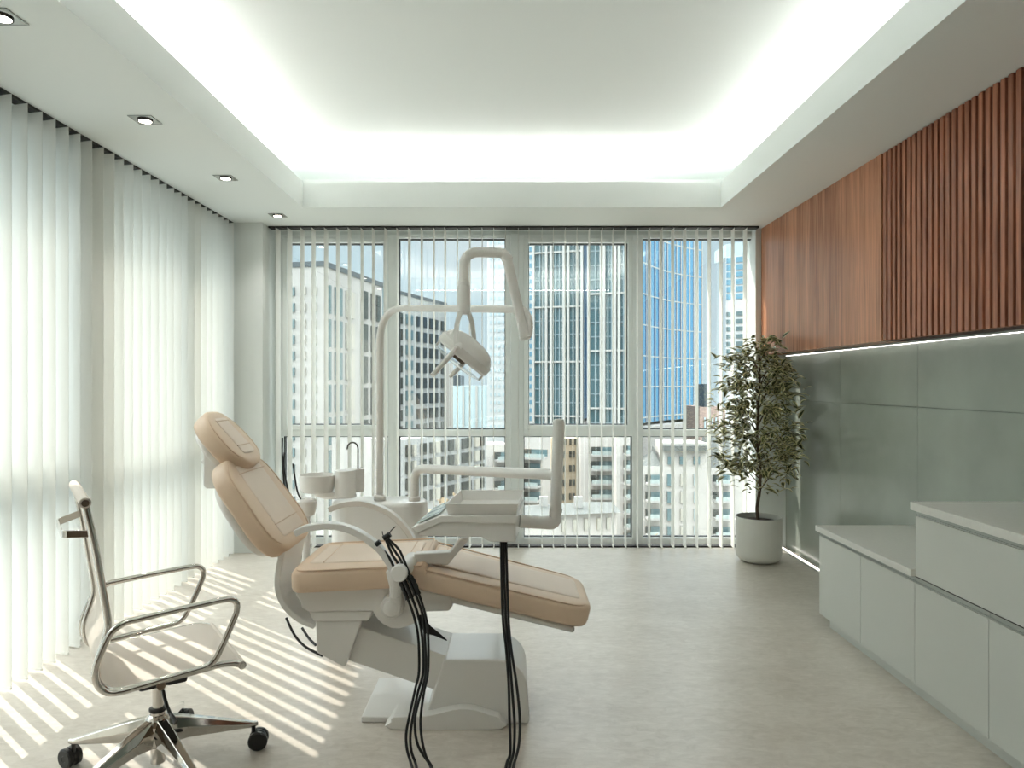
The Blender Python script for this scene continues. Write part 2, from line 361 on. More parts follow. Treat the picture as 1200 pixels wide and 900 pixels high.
# ---------------- downlights
where = ['nearest the camera and cut by the frame', 'second from the camera above the blinds', 'third from the camera above the blinds', 'furthest, near the window corner']
for k, Y in enumerate((2.559, 3.558, 4.557, 5.57)):
    xc = -1.865; q = .059
    s = thing('downlight', 'square recessed chrome ceiling downlight, ' + where[k], 'downlight', (xc, Y, H), 'row of recessed downlights')
    r = MB()
    for a, b in (((-q,-q),(q,-q+.005)), ((-q,q-.005),(q,q)), ((-q,-q+.005),(-q+.005,q-.005)), ((q-.005,-q+.005),(q,q-.005))):
        r.box((xc+a[0], Y+a[1], H-.005), (xc+b[0], Y+b[1], H-.0005))
    obj('bezel', r, M['profile'], s, flat=True)
    obj('reflector', MB().hull8([V((xc+i*.054, Y+j*.054, H-.004)) for i, j in ((-1,-1),(1,-1),(1,1),(-1,1))], [V((xc+i*.05, Y+j*.05, H-.0006)) for i, j in ((-1,-1),(1,-1),(1,1),(-1,1))]), M['chrome'], s, flat=True)
    obj('rim', MB().lathe([(.036,-.005),(.036,-.010),(.031,-.010),(.031,-.005)], (xc, Y, H), n=28), M['dark'], s)
    obj('bulb', MB().lathe([(.030,-.005),(.030,-.011),(.02,-.0135),(0,-.014)], (xc, Y, H), n=28), M['bulb'], s)
    lt = bpy.data.lights.new('downlight_beam', 'SPOT'); lt.energy = 14; lt.spot_size = math.radians(110); lt.spot_blend = .9; lt.shadow_soft_size = .03; lt.color = (1,.96,.9)
    lo = bpy.data.objects.new('downlight_beam', lt); COL.objects.link(lo); lo.parent = s; lo.location = (0,0,-.02)
# ---------------- cabinets
DX, PITCH, YE = 1.80, .486, 4.10
nlab = ['white low cabinet door unit at the far end of the row by the plant', 'white low cabinet door unit second from the plant end', 'white low cabinet door unit under the start of the raised drawer box', 'white low cabinet door unit fourth from the plant end, cut by the frame', 'white low cabinet door unit fifth from the plant end', 'white low cabinet door unit sixth from the plant end', 'white low cabinet door unit seventh from the plant end']
for k in range(7):
    a = YE - PITCH*k; b = a - PITCH
    s = thing('base_cabinet', nlab[k], 'cabinet', (2.08, (a+b)/2, 0), 'row of low white cabinets')
    kx = .04 if k else 0
    obj('plinth', MB().box((1.842, b, 0), (2.3, a-(.045 if k == 0 else 0), .066)), M['white2'], s, flat=True)
    obj('body', MB().box((DX+.02, b+.0005, .066), (2.362, a-.0005, .549)), M['white2'], s, flat=True)
    obj('door', MB().box((DX, b+.0015, .068), (DX+.0195, a-.0015, .523)), M['white2'], s, bevel=.0015)
    h = MB().box((DX+.006, b+.0012, .5245), (DX+.0195, a-.0012, .5475)); h.box((DX+.001, b+.0012, .5245), (DX+.006, a-.0012, .530))
    h.box((DX+.004, b+.0005, .5477), (DX+.0195, a-.0005, .5496), 1)  # dark strip drawn for the shadow gap under the worktop
    obj('handle', h, [M['profile'], M['dark']], s, flat=True, label='brushed aluminium grip channel')
tag(obj('worktop', MB().box((1.78, 3.126, .550), (2.366, 4.108, .582)), M['stone'], bevel=.002), 'white low worktop on the cabinets beside the plant', 'worktop')
s = thing('drawer_unit', 'white raised drawer box with aluminium grip channel standing on the low cabinets', 'drawer unit', (2.08, 2, .55))
obj('body', MB().box((DX+.02, .70, .550), (2.362, 3.122, .848)), M['white2'], s, flat=True)
for a, b in ((3.123, .70+.99), (.70+.988, .70)):
    obj('drawer', MB().box((DX, b+.0015, .553), (DX+.0195, a-.0015, .823)), M['white2'], s, bevel=.0015)
h = MB().box((DX+.006, .70, .8245), (DX+.0195, 3.122, .8465)); h.box((DX+.001, .70, .8245), (DX+.006, 3.122, .830))
h.box((DX+.004, .70, .8467), (DX+.0195, 3.122, .8482), 1)  # shadow gap below the high worktop, drawn as a dark strip
obj('handle', h, [M['profile'], M['dark']], s, flat=True)
tag(obj('worktop', MB().box((1.78, .69, .8485), (2.366, 3.13, .884)), M['stone'], bevel=.002), 'white high worktop covering the raised drawer box', 'worktop')
# ================================================================ DENTAL CHAIR
CY0 = 3.09                                              # long axis of the chair
def sq(c, p): return math.copysign(abs(c)**p, c)
def cushion(c0, d, nrm, stations, n=36, ex=.27, taper=None):
    """stations: (distance along d, half width, half thickness); superellipse section; c0/d/nrm in world"""
    s = V((0,1,0)); rings = []
    for e, a, b in stations:
        c = V(c0) + V(d)*e
        rings.append([c + s*(a*sq(math.cos(2*math.pi*j/n), ex)) + V(nrm)*(b*sq(math.sin(2*math.pi*j/n), .36)) for j in range(n)])
    return MB().loft(rings)
def pad_stations(e0, e1, A, B, R, r=.03, k=7, R1=None, A1=None):
    """rounded-plan slab from e0 to e1; plan corner radius R at start, R1 at end; half width runs from A to A1"""
    R1 = R if R1 is None else R1; A1 = A if A1 is None else A1; out = []
    wid = lambda e: A + (A1-A)*(e-e0)/(e1-e0)
    es = [e0 + R*(1-math.cos(math.pi/2*i/k)) for i in range(k+1)] + [e1 - R1*(1-math.cos(math.pi/2*i/k)) for i in range(k, -1, -1)]
    for e in es:
        a = wid(e); x0, x1 = e-e0, e1-e
        if x0 < R: a = a - R + math.sqrt(max(0, R*R-(R-x0)**2))
        elif x1 < R1: a = a - R1 + math.sqrt(max(0, R1*R1-(R1-x1)**2))
        m = min(x0, x1); b = B if m > r else B*(.45+.55*math.sqrt(max(0, 1-(1-m/r)**2)))
        out.append((e, max(a, .004), b))
    return out
def outline(c0, d, e0, e1, A, R, nrm, h, k=6, R1=None, A1=None):
    R1 = R if R1 is None else R1; A1 = A if A1 is None else A1
    q = [(e0, A), (e1, A1), (e1, -A1), (e0, -A)]
    pts = [V(c0) + V(d)*e + V((0,1,0))*a + V(nrm)*h for e, a in q]
    return fillet(pts, [R, R1, R1, R], k, closed=True)
chair = thing('dental_chair', 'beige leather dental patient chair reclined in the middle of the room', 'dental chair', (-.2, CY0, 0))
def padded(name, c0, d, nrm, e0, e1, A, B, R, R1=None, A1=None, shell=None, rails=True, panel=.6, mid=()):
    st = pad_stations(e0, e1, A, B, R, R1=R1, A1=A1)
    cu = obj(name, cushion(c0, d, nrm, st), M['leather'], chair, ang=60)
    ins = .022; A1 = A if A1 is None else A1; R1 = R if R1 is None else R1
    obj('piping', MB().tube(outline(c0, d, e0+ins, e1-ins, A-.011, R*.95, nrm, B*.86, R1=R1*.95, A1=A1-.011), .0035, n=6, closed=True, up=nrm), M['seam'], cu)
    pa = pad_stations(e0+.055, e1-.05, A*panel, .012, .02, r=.012, R1=.02, A1=A1*panel)
    pn = obj('centre_panel', cushion(V(c0)+V(nrm)*(B-.008), d, nrm, pa, ex=.2), M['leather_lit'], cu, ang=60)
    for e in mid:
        obj('seam', MB().tube([V(c0)+V(d)*e+V((0,y,0))+V(nrm)*(B+.0035) for y in (-A*panel, 0, A*panel)], .0025, n=6, up=nrm), M['seam'], cu)
    return cu
def unit2(dx, dz): v = V((dx, 0, dz)); return v.normalized()
# seat
ds = unit2(.51, .022); ns = V((-ds.z, 0, ds.x))
padded('seat_cushion', V((-.905, CY0, .603)), ds, ns, 0, .56, .262, .053, .05, R1=.012, mid=(.12, .47), panel=.62)
# leg rest
dl = unit2(.72, -.178); nl = V((-dl.z, 0, dl.x))
padded('leg_cushion', V((-.405, CY0, .622)), dl, nl, 0, .752, .262, .051, .012, R1=.10, A1=.235, panel=.6, mid=(.1,))
# backrest
db = unit2(-.22, .305); nb = V((db.z, 0, -db.x))
Bk = V((-.952, CY0, .752)) - nb*.045
padded('backrest_cushion', Bk, db, nb, -.04, .43, .262, .046, .15, R1=.14, A1=.235, mid=(.08, .34), panel=.55)
obj('backrest_shell', cushion(Bk - nb*.058, db, nb, pad_stations(-.01, .38, .245, .024, .15, R1=.15, A1=.20)), M['white'], chair, ang=60)
# headrest
dh = unit2(-.137, .152); nh = V((dh.z, 0, -dh.x))
Hd = V((-1.155, CY0, 1.103)) - nh*.04
padded('headrest_cushion', Hd, dh, nh, -.05, .26, .16, .042, .145, R1=.13, A1=.142, mid=(.05, .19), panel=.42)
obj('headrest_shell', cushion(Hd - nh*.05, dh, nh, pad_stations(-.02, .22, .13, .018, .12)), M['white'], chair, ang=60)
def prs(name, pts, Y0, Y1, m='white', bevel=.006, parent=chair, seg=3, shrink=None, **k):
    a = [P(x, y, Y0) for x, y in pts]
    return obj(name, MB().prism(a, (0, Y1-Y0, 0)), M[m], parent, bevel=bevel, seg=seg, **k)
prs('headrest_bracket', [(237.5,528),(241,525),(258,525),(262,532),(262,568),(256,573),(241,573),(237.5,569)], 3.0, 3.18, bevel=.014)
obj('headrest_post', MB().bar([Bk + db*.30 - nb*.075, Bk + db*.50 - nb*.09, Hd + dh*.10 - nh*.07], .07, .022, (0,0,1)), M['white'], chair, bevel=.006)
# curved back support strap
cpx = [(331,640),(328,655),(325.5,668),(324,680),(324.5,692),(328,703),(334,713),(343,722),(354,729.5),(368,735)]
pts = smooth([P(x, y, 2.94) + V((0,.155,0)) for x, y in cpx], 3)
obj('back_support', MB().bar(pts, .026, .30, (0,1,0)), M['white'], chair, bevel=.006)
# seat frame and housing
seat_low = [(346,692),(347,698),(352,706),(353.5,713),(362,717.5),(436,716.5),(439,721),(444,728),(450,733),(458,736.5),(467,737),(476,735),(485,731),(491,724.5),(497,717.5),(526,716.5),(530,711),(531,704),(524,698),(478,688.5),(440,688.5)]
prs('seat_frame', seat_low, 2.885, 3.30, bevel=.008)
obj('leg_frame', MB().box((0,-.20,-.078),(.70,.20,-.053), M=Matrix.Translation(V((-.405,CY0,.622))) @ Matrix(((dl.x,0,nl.x,0),(0,1,0,0),(dl.z,0,nl.z,0),(0,0,0,1)))), M['white'], chair, bevel=.008)
prs('lower_housing', [(362,716),(437,716),(434,724),(431,728),(368,728.5),(364,723)], 2.895, 3.29, bevel=.006)
prs('leg_block', [(369.5,727),(424.5,727),(405,780),(402,781.5),(371,765)], 2.905, 3.27, bevel=.006)
prs('lift_arm', [(418,733),(530,771),(520,812),(498,805),(408,774)], 2.945, 3.22, bevel=.006)
# base
obj('base_plate', MB().box((-.628, 2.91, .0005), (-.2, 3.30, .026)), M['white'], chair, bevel=.006)
bp_ = [(-.362,.02),(-.284,.262),(-.278,.268),(-.06,.268)] + [(-.06+.125*math.sin(t), .143+.125*math.cos(t)) for t in [i*math.pi/2/8 for i in range(1,9)]] + [(.072,.02),(.066,.002),(-.36,.002)]
obj('base_cover', MB().prism([V((x, 2.895, z)) for x, z in bp_], (0, .32, 0)), M['white'], chair, bevel=.022, seg=4)
sk = [(-.49,.002),(-.492,.035),(-.484,.054),(-.39,.056),(-.33,.062),(-.27,.078),(-.215,.088),(-.16,.085),(-.11,.07),(-.07,.058),(-.052,.052),(-.046,.04),(-.048,.002)]
obj('base_skirt', MB().prism(smooth([V((x, 2.848, z)) for x, z in sk], 2, closed=True), (0, .12, 0)), M['white'], chair, bevel=.010, seg=3)
# armrests: flat curved bars
near = [(346.5,624.8),(355,620.5),(366,617.6),(382,615.8),(400,617.2),(418,623.6),(433,632.8),(445,642.6),(454,654.5),(461,668),(465,682),(463,700)]
far = [(386,597),(400,591.6),(413,589.6),(427,590),(446,596),(460,603.8),(473.5,617),(482.5,630.5),(487,645)]
for lab, px, Y in (('armrest on the camera side', near, 2.80), ('armrest on the window side', far, 3.40)):
    pts = smooth([P(x, y, Y) for x, y in px], 3)
    obj('armrest', MB().bar(pts, .027, .046, (0,1,0)), M['white'], chair, bevel=.005, seg=2, label=lab)
obj('armrest_bracket', MB().bar(smooth([P(487,643,3.40), P(486,668,3.36), P(480,690,3.30)], 3), .028, .04, (0,1,0)), M['white'], chair, bevel=.004)
# pivot boss and link
bc = P(459, 712, 2.83)
obj('pivot_ring', MB().lathe([(.043,0),(.047,-.006),(.047,-.05)], bc, axis=(0,-1,0), n=36), M['white'], chair)
obj('pivot_cap', MB().lathe([(.0,.018),(.026,.016),(.033,.010),(.035,0)], bc, axis=(0,-1,0), n=36), M['white'], chair)
prs('pivot_link', [(457,684),(469,684),(470,712),(468,721),(461,722),(455,712)], 2.815, 2.845, bevel=.006)
prs('pivot_link', [(451.5,670),(470,664),(471.5,686),(469,700),(457,700),(456,688)], 2.78, 2.82, bevel=.006)
# ================================================================ DENTAL UNIT
du = thing('dental_unit', 'white dental unit with spittoon, lamp and tray arms behind the patient chair', 'dental unit', (-.95, 3.86, 0))
yc = 3.86
def stadium(x0, x1, r, k=14):
    return [V((x1-r + r*math.sin(t), yc - r*math.cos(t), 0)) for t in [math.pi*i/k for i in range(k+1)]] + [V((x0+r - r*math.sin(t), yc + r*math.cos(t), 0)) for t in [math.pi*i/k for i in range(k+1)]]
def solid(prof, x0, x1, r):
    return MB().loft([[p + V((0,0,z)) for p in stadium(x0+i, x1-i, r-i)] for i, z in prof])
obj('cabinet', solid([(.02,.40),(0,.42),(0,.752),(.006,.764),(.016,.770)], -.99, -.465, .145), M['white'], du)
obj('pedestal', solid([(0,.012),(0,.41)], -1.03, -.87, .08), M['white'], du)
obj('foot', solid([(0,.0005),(0,.010),(.008,.014)], -1.07, -.83, .12), M['white'], du)
# spittoon
obj('spittoon_base', MB().lathe([(.05,-.03),(.085,-.012),(.09,0),(.09,.012)], P(390, 577, 3.80), n=36, sx=1.2), M['white'], du)
bw = P(372, 577, 3.74)
obj('spittoon_bowl', MB().lathe([(.045,-.002),(.078,.004),(.089,.024),(.0925,.06),(.094,.094),(.089,.096),(.084,.05),(.06,.022),(0,.016)], bw, n=40), M['white'], du)
cf = P(404.5, 580, 3.74)
obj('cup_filler', MB().lathe([(.056,-.012),(.059,-.008),(.059,0),(.056,.004),(.056,.126),(.052,.132),(.0,.133)], cf, n=40), M['white'], du)
obj('cup_filler_back', MB().lathe([(.05,.012),(.05,.128),(.046,.134),(0,.134)], cf + V((.04,.06,0)), n=36), M['white'], du)
fp = [P(419.5,551,3.78), P(419.5,529,3.78)] + [P(413.2+6.3*math.cos(t), 526-7.5*math.sin(t), 3.78) for t in [math.pi*i/10 for i in range(11)]] + [P(406.6,526,3.78)]
obj('faucet', MB().tube(smooth(fp, 2), .0045, n=10), M['darkchrome'], du, label='thin dark chrome water spout')
# light post and arms
post = fillet([P(445,583,3.85), P(445,361,3.85), P(612,362.5,3.12)], .21, 12)
rad = [.0215 - .0045*max(0, i-1)/(len(post)-2) for i in range(len(post))]
obj('light_post', MB().tube(post, rad, n=18), M['white'], du)
obj('post_collar', MB().lathe([(.034,0),(.034,.02),(.028,.026),(.0215,.03)], P(445,585.5,3.85), n=28), M['white'], du)
el = smooth([P(603,362.3,3.10), P(612,365,3.10), P(617.5,373,3.10), P(618.5,384,3.09), P(617,393,3.08)], 4)
obj('arm_elbow', MB().tube(el, .0235, n=18), M['white'], du)
t0, t1 = P(616,398,3.03), P(593.5,300,2.97)
obj('light_arm', MB().tube([t0, t0.lerp(t1,.06), t0.lerp(t1,.075), t0.lerp(t1,.93), t0.lerp(t1,.945), t1], [.024,.024,.0215,.0215,.023,.023], n=18), M['white'], du)
top = fillet([P(593.5,303,2.97), P(590,296.5,2.965), P(543.5,295,2.95), P(543.5,334,2.95)], [0,.03,.09,0], 10)
for k_ in (.035, .965): obj('joint_ring', MB().tube([t0.lerp(t1, k_-.012), t0.lerp(t1, k_-.006), t0.lerp(t1, k_+.006), t0.lerp(t1, k_+.012)], [.0235,.0258,.0258,.0235], n=20), M['white'], du)
obj('lamp_neck', MB().tube(top, .0215, n=18), M['white'], du)
obj('lamp_sleeve', MB().lathe([(.0215,.142),(.0245,.140),(.0245,.128),(.0225,.126),(.0225,.120),(.0275,.118),(.0275,.002),(.024,-.002)], P(543.5,368,2.95), n=28), M['white'], du)
# lamp head
lc = P(540.5, 419.5, 2.95); ex = V((.775,0,-.632)); ax = V((.632,0,.775))
ys_ = .105
prof = [(.110,-.004),(.121,.0),(.127,.006),(.129,.036),(.1235,.042),(.117,.055),(.102,.073),(.078,.087),(.045,.095),(0,.098)]
lamp = obj('lamp_head', MB().lathe(prof, lc, axis=ax, n=48, xdir=ex, sy=.82), M['white'], du, ang=22)
obj('lamp_shield', MB().lathe([(.117,-.022),(.119,-.027),(.085,-.036),(.04,-.041),(0,-.042),(.04,-.0385),(.085,-.0335),(.114,-.024)], lc, axis=ax, n=48, xdir=ex, sy=.82), M['clear'], du, label='clear curved splash shield')
sb = MB()
for a in (-.116, .116): 
    q = lc + ex*a; sb.tube([q + ax*.004, q - ax*.026], .005, n=8)
obj('shield_bracket', sb, M['white'], lamp, org=lc)
obj('sensor', MB().box((-.028,-.02,-.018),(.028,.02,.0), M=Matrix.Translation(lc + V((0,-.045,0))) @ Matrix(((ex.x,0,ax.x,0),(0,1,0,0),(ex.z,0,ax.z,0),(0,0,0,1)))), M['lens'], du, bevel=.004)
for px in (((539.5,366,2.925),(536,378,2.90),(534,395,2.86),(534,410,2.84)), ((549,366,2.965),(553,378,2.99),(555,392,3.03),(556,408,3.05))):
    obj('yoke', MB().bar(smooth([P(*p) for p in px], 4), .02, .014, (0,1,0)), M['white'], du, bevel=.003)
obj('handle', MB().tube([P(535,408,2.835), P(520.5,424.5,2.80), P(506.5,440,2.77)], [.011,.011,.0095], n=14), M['white'], du)
obj('handle', MB().tube([P(545,423,3.05), P(535.5,433.5,3.07), P(527.5,441,3.09)], [.011,.011,.0095], n=14), M['white'], du)
obj('handle_bracket', MB().tube([P(538,405,2.86), P(535,409,2.828)], .015, n=14), M['white'], du)
# tray arm
ta = fillet([P(486,584,3.76), P(486,549,3.76), P(652,556.3,3.04)], .16, 12)
obj('tray_arm', MB().tube(ta, .0240, n=18), M['white'], du)
obj('arm_collar', MB().lathe([(.032,0),(.032,.02),(.0245,.026)], P(486,587,3.76), n=28), M['white'], du)
va, vb = P(655,492,3.03), P(651,602,3.03)
obj('tray_post', MB().tube([va + V((0,0,.004)), va, va.lerp(vb,.03), va.lerp(vb,.04), va.lerp(vb,.96), vb], [.015,.0225,.0245,.0255,.0255,.0255], n=20), M['white'], du)
obj('post_collar', MB().tube([P(651.4,595,3.03), P(651.1,600,3.03)], .0285, n=20), M['white'], du)
obj('tray_elbow', MB().tube(fillet([P(651,598,3.03), P(650,613.5,3.02), P(607,610.5,2.93)], .075, 10), .0275, n=20), M['white'], du)
# instrument tray
sh = V((.032,.38,0))
bf = [(481.5,618.5),(515.5,604.2),(607.3,604.2),(606,612),(604.5,614),(603,636.6),(573,636),(563,630.6),(489,629)]
fr = [P(x, y, 2.74) for x, y in bf]
tb = MB().prism([P(481.5,618.5,2.74), P(515.5,604.2,2.74), P(607.3,604.2,2.74), P(605,614,2.74), P(516,612.5,2.74), P(488,625.5,2.74)], sh)
obj('tray_body', tb, M['white'], du, bevel=.005, seg=3)
lo_ = MB().prism([p + V((.004,.012,0)) for p in (P(488,625,2.74), P(516,611.8,2.74), P(604,613,2.74), P(603,636.6,2.74), P(573,636,2.74), P(563,630.6,2.74), P(489,629,2.74))], sh*.94)
obj('tray_underside', lo_, M['white'], du, bevel=.006, seg=3)
A0, A1_ = P(525,602,2.76), P(604.5,602,2.76); B0, B1 = P(522,590.5,2.74), P(607.3,590.5,2.74)
zb, zt = P(0,603.6,2.76).z, B0.z
s2 = sh*.95
lo = [V((A0.x,A0.y,zb)), V((A1_.x,A1_.y,zb)), V((A1_.x,A1_.y,zb))+s2*.92, V((A0.x,A0.y,zb))+s2*.92]
hi = [V((B0.x,B0.y,zt)), V((B1.x,B1.y,zt)), V((B1.x,B1.y,zt))+s2, V((B0.x,B0.y,zt))+s2]
cen = sum(hi, V())/4
ins = lambda p, k: V((cen.x + (p.x-cen.x)*k, cen.y + (p.y-cen.y)*k, p.z))
hi2 = [ins(p, .965) for p in hi]; lo2 = [ins(V((p.x,p.y,zb+.006)), .93) for p in lo]
obj('instrument_tray', MB().loft([lo, hi, hi2, lo2]), M['white'], du, bevel=.0015, ang=20)
a, b_ = P(488,614.6,2.745), P(514,603.6,2.745)
nn = V((-(b_-a).z, 0, (b_-a).x)).normalized(); c0_ = a + nn*.0012 + sh*.04; c1_ = b_ + nn*.0012 + sh*.04; s3 = sh*.9
pd = obj('control_panel', MB().hull8([c0_, c1_, c1_+s3, c0_+s3], [p + nn*.003 for p in (c0_, c1_, c1_+s3, c0_+s3)]), M['screen'], du, flat=True, label='pale sloping key panel with blue print')
for t_ in (.12, .5, .88):
    q0 = c0_.lerp(c1_, .06) + s3*t_ + nn*.0032; q1 = c0_.lerp(c1_, .94) + s3*t_ + nn*.0032; w_ = s3*.03
    obj('blue_line', MB().hull8([q0, q1, q1+w_, q0+w_], [p + nn*.0008 for p in (q0, q1, q1+w_, q0+w_)]), M['screenline'], pd, flat=True, org=c0_)
# bracket from tray to hose holder
prs('tray_bracket', [(485,649),(526.5,647.3),(538.5,632),(550,632),(525,662.4),(485,661)], 2.90, 2.95, parent=du, bevel=.006)
h0, h1 = P(467,672.5,2.735), P(484,656,2.96)
dd = (h1-h0).normalized()
obj('hose_holder', MB().tube([h0, h0+dd*.006, h1-dd*.006, h1], [.029,.034,.034,.028], n=24), M['white'], du)
# hoses
HT = [
 [(442.7,640),(453,649),(460.7,662.7),(469.3,682.7),(474.7,694.7),(484,718.7),(490,746),(491,786),(487,806),(480,838),(476,860),(477,878),(481,901)],
 [(452,632),(460,650.7),(466,660),(473.5,680),(479,692),(489.3,718.7),(495,750),(496,786),(490,810),(485,834),(481,860),(482,880),(487,902)],
 [(454,632),(464,648),(468.7,655),(477,675),(483,687),(494.7,718.7),(498,750),(499,786),(495,806),(488,832),(486,850),(490,874),(504,903)],
 [(455,631.5),(466.7,643),(472,653),(480.7,674.7),(487,686),(498,718.7),(501.6,744),(501.6,786),(497,810),(493,840),(494,864),(499,886),(506,900)]]
def depth(y, y0, Y0, y1=900, Y1=2.585): 
    t_ = max(0, min(1, (y-y0)/(y1-y0))); return Y0 + (Y1-Y0)*t_
for k, px in enumerate(HT):
    pts = [P(x, y, depth(y, 640, 2.79 - .004*k, 900, 2.60 - .012*k)) for x, y in px]
    pts = [V((p.x, p.y, max(p.z, .0065))) for p in pts]
    e = pts[-1]; pts += [V((e.x+.02, e.y-.08, .0065)), V((e.x+.03+.03*k, e.y-.25, .0065))]
    obj('hose', MB().tube(smooth(pts, 5), .0052, n=10), M['black'], du)
    # ribbed strain relief just below the holder
    g = [P(px[i][0], px[i][1], depth(px[i][1], 640, 2.79-.004*k, 900, 2.60-.012*k)) for i in (3,4,5)]
    g = smooth(g, 6)[:9]
    obj('strain_relief', MB().tube(g, [.0075 if i % 2 else .0095 for i in range(len(g))], n=10), M['black'], du)
obj('hose_tie', MB().tube([P(449.5,631,2.785), P(454.5,628,2.785), P(457,626,2.785)], .011, n=12), M['black'], du)
obj('hose_tie', MB().tube([P(440.5,638.5,2.775), P(445.5,634.5,2.775)], .010, n=12), M['black'], du)
obj('tie_tail', MB().tube(smooth([P(456,626,2.785), P(458.5,621.5,2.785), P(463.5,617,2.785)], 4), .0022, n=8), M['black'], du)
obj('tie_tail', MB().tube(smooth([P(450,629,2.785), P(448.5,626,2.785), P(448,622.5,2.785)], 4), .0018, n=8), M['black'], du)
obj('cable_boot',    MB().loft([[P(x,y,2.72+q) for q in (0,.012) for x,y in ((a if q == 0 else a[::-1]))] for a in ([(490,721),(497.5,719)],[(492.5,731),(500.5,728)],[(497,742),(505,734)],[(509,745),(514,741)],[(523.5,751),(524,750)])]), M['black'], du)
TH = [[(587,634),(589,720),(593,760),(596,800),(597,840),(598,880),(594.5,900)],
      [(590,634),(592.3,720),(597,770),(601,820),(603,850),(602,880),(598,903)],
      [(593,634),(595.6,720),(599,760),(605,800),(609,840),(608,872),(602,901)]]
for k, px in enumerate(TH):
    pts = [P(x, y, depth(y, 640, 2.84 + .004*k, 900, 2.60 - .012*k)) for x, y in px]
    pts = [V((p.x, p.y, max(p.z, .0065))) for p in pts]
    e = pts[-1]; pts += [V((e.x-.01, e.y-.08, .0065)), V((e.x-.03-.02*k, e.y-.25, .0065))]
    obj('tray_hose', MB().tube(smooth(pts, 5), .0055, n=10), M['black'], du)
# assistant holder with suction tubes behind the backrest
ah = P(359, 594, 3.55)
obj('assistant_holder', MB().lathe([(.02,-.05),(.036,-.04),(.045,0),(.045,.03),(.036,.04),(0,.042)], ah, n=28, sx=1.15), M['white'], du)
obj('assistant_arm', MB().tube(fillet([ah + V((0,0,-.03)), V((ah.x, ah.y, .46)), V((-.95, 3.80, .46))], .06, 8), .02, n=14), M['white'], du)
for a, b_, c_ in (((331,513),(331,540),(334,585)), ((333.4,530),(332.8,550),(341,590)), ((343.3,543.3),(348,574),(353,586))):
    pts = smooth([P(*a, 3.52), P(*b_, 3.53), P(*c_, 3.54)], 5)
    obj('suction_tube', MB().tube(pts, .0042, n=10), M['black'], du)
obj('suction_tip', MB().tube([P(357,578,3.53), P(354,586,3.53)], .008, n=12), M['clear'], du)
for px in ([(353,640,3.5),(352,655,3.45),(347,670,3.42)], [(346,655,3.48),(344,668,3.45),(338,690,3.42)], [(335.5,724,3.28),(345,744,3.24),(358,758,3.2),(378,768.5,3.16)], [(354,736,3.24),(362,748,3.2),(370,756,3.16)]):
    pts = smooth([P(*p) for p in px], 5)
    obj('suction_hose', MB().tube(pts, .006, n=10), M['black'], du)
# ================================================================ OFFICE CHAIR
C0 = V((-1.285, 2.54, 0)); th = math.atan2(.58, .815)
fu = V((math.cos(th), math.sin(th), 0)); fv = V((-math.sin(th), math.cos(th), 0))
oc = thing('office_chair', 'chrome framed office armchair with beige net seat on five castors', 'office chair', C0)
def LP(px, v): return on_plane(px[0], px[1], C0 + fv*v, fv)
VR = .235
rail = [(99.5,589),(104,608),(108.5,628),(114,655),(120,690),(124.5,715),(126.5,735),(121.5,755),(116,770),(113,785),(116,801),(127,809),(143,809),(170,802),(205,793),(240,783.5),(258,778.5),(272,777),(283,778.5)]
rp = smooth([LP(p, -VR) for p in rail], 4)
for sgn in (0, 1):
    pts = [p + fv*(2*VR*sgn) for p in rp]
    obj('side_rail', MB().tube(pts, .0115, n=12, up=fv), M['chrome'], oc)
    e = pts[-1]; b0 = pts[0]
# net sling
m = MB(); rows = []
nrm = []
for i, p in enumerate(rp):
    a = rp[max(0, i-1)]; b = rp[min(len(rp)-1, i+1)]; t = (b-a).normalized(); nrm.append(t.cross(fv).normalized())
for i, p in enumerate(rp):
    r = []
    for j in range(9):
        s_ = j/8
        r.append(p + fv*(2*VR*s_) + nrm[i]*(.010))
    rows.append(r)
vs = []; fs = []
for s_, off in ((0, 0), (1, -.008)):
    for i, r in enumerate(rows):
        vs += [q + nrm[i]*off for q in r]
k = 9; n_ = len(rows)
for s_ in (0, 1):
    o = s_*n_*k
    for i in range(n_-1):
        for j in range(k-1): fs.append((o+i*k+j, o+i*k+j+1, o+(i+1)*k+j+1, o+(i+1)*k+j))
for i in range(n_-1):
    for j in (0, k-1): fs.append((i*k+j, (i+1)*k+j, n_*k+(i+1)*k+j, n_*k+i*k+j))
for i in (0, n_-1):
    for j in range(k-1): fs.append((i*k+j, i*k+j+1, n_*k+i*k+j+1, n_*k+i*k+j))
obj('net_sling', m.add(vs, fs), M['mesh'], oc, ang=50)
obj('front_roll', MB().tube([rp[-1] - fv*.012, rp[-1] + fv*(2*VR+.012)], .014, n=16), M['mesh'], oc)
obj('top_roll', MB().tube([rp[0] - fv*.014, rp[0] + fv*(2*VR+.014)], .017, n=16), M['mesh'], oc)
for sgn in (0, 1):
    q = rp[0] + fv*(2*VR*sgn + (-.017 if sgn == 0 else .017)); obj('end_cap', MB().tube([q - fv*.002, q + fv*.002], .011, n=14), M['chrome'], oc)
    q = rp[-1] + fv*(2*VR*sgn + (-.015 if sgn == 0 else .015)); obj('end_cap', MB().tube([q - fv*.002, q + fv*.002], .009, n=14), M['chrome'], oc)
# arm loops
loop = [(128.5,743),(137,735),(148,729),(200,716.5),(258,703.5),(271,701.5),(278,706),(278,716),(264,750),(252,774),(242,781.5),(190,796.5),(142,811),(127,813),(116,807),(111,795),(111.5,783),(118,766)]
lp_ = fillet([LP(p, -.268) for p in loop], .02, 3, closed=True)
for sgn in (0, 1):
    pts = [p + fv*(.536*sgn) for p in lp_]
    obj('arm_loop', MB().tube(pts, .0105, n=14, closed=True, up=fv), M['chrome'], oc, label='chrome arm loop')
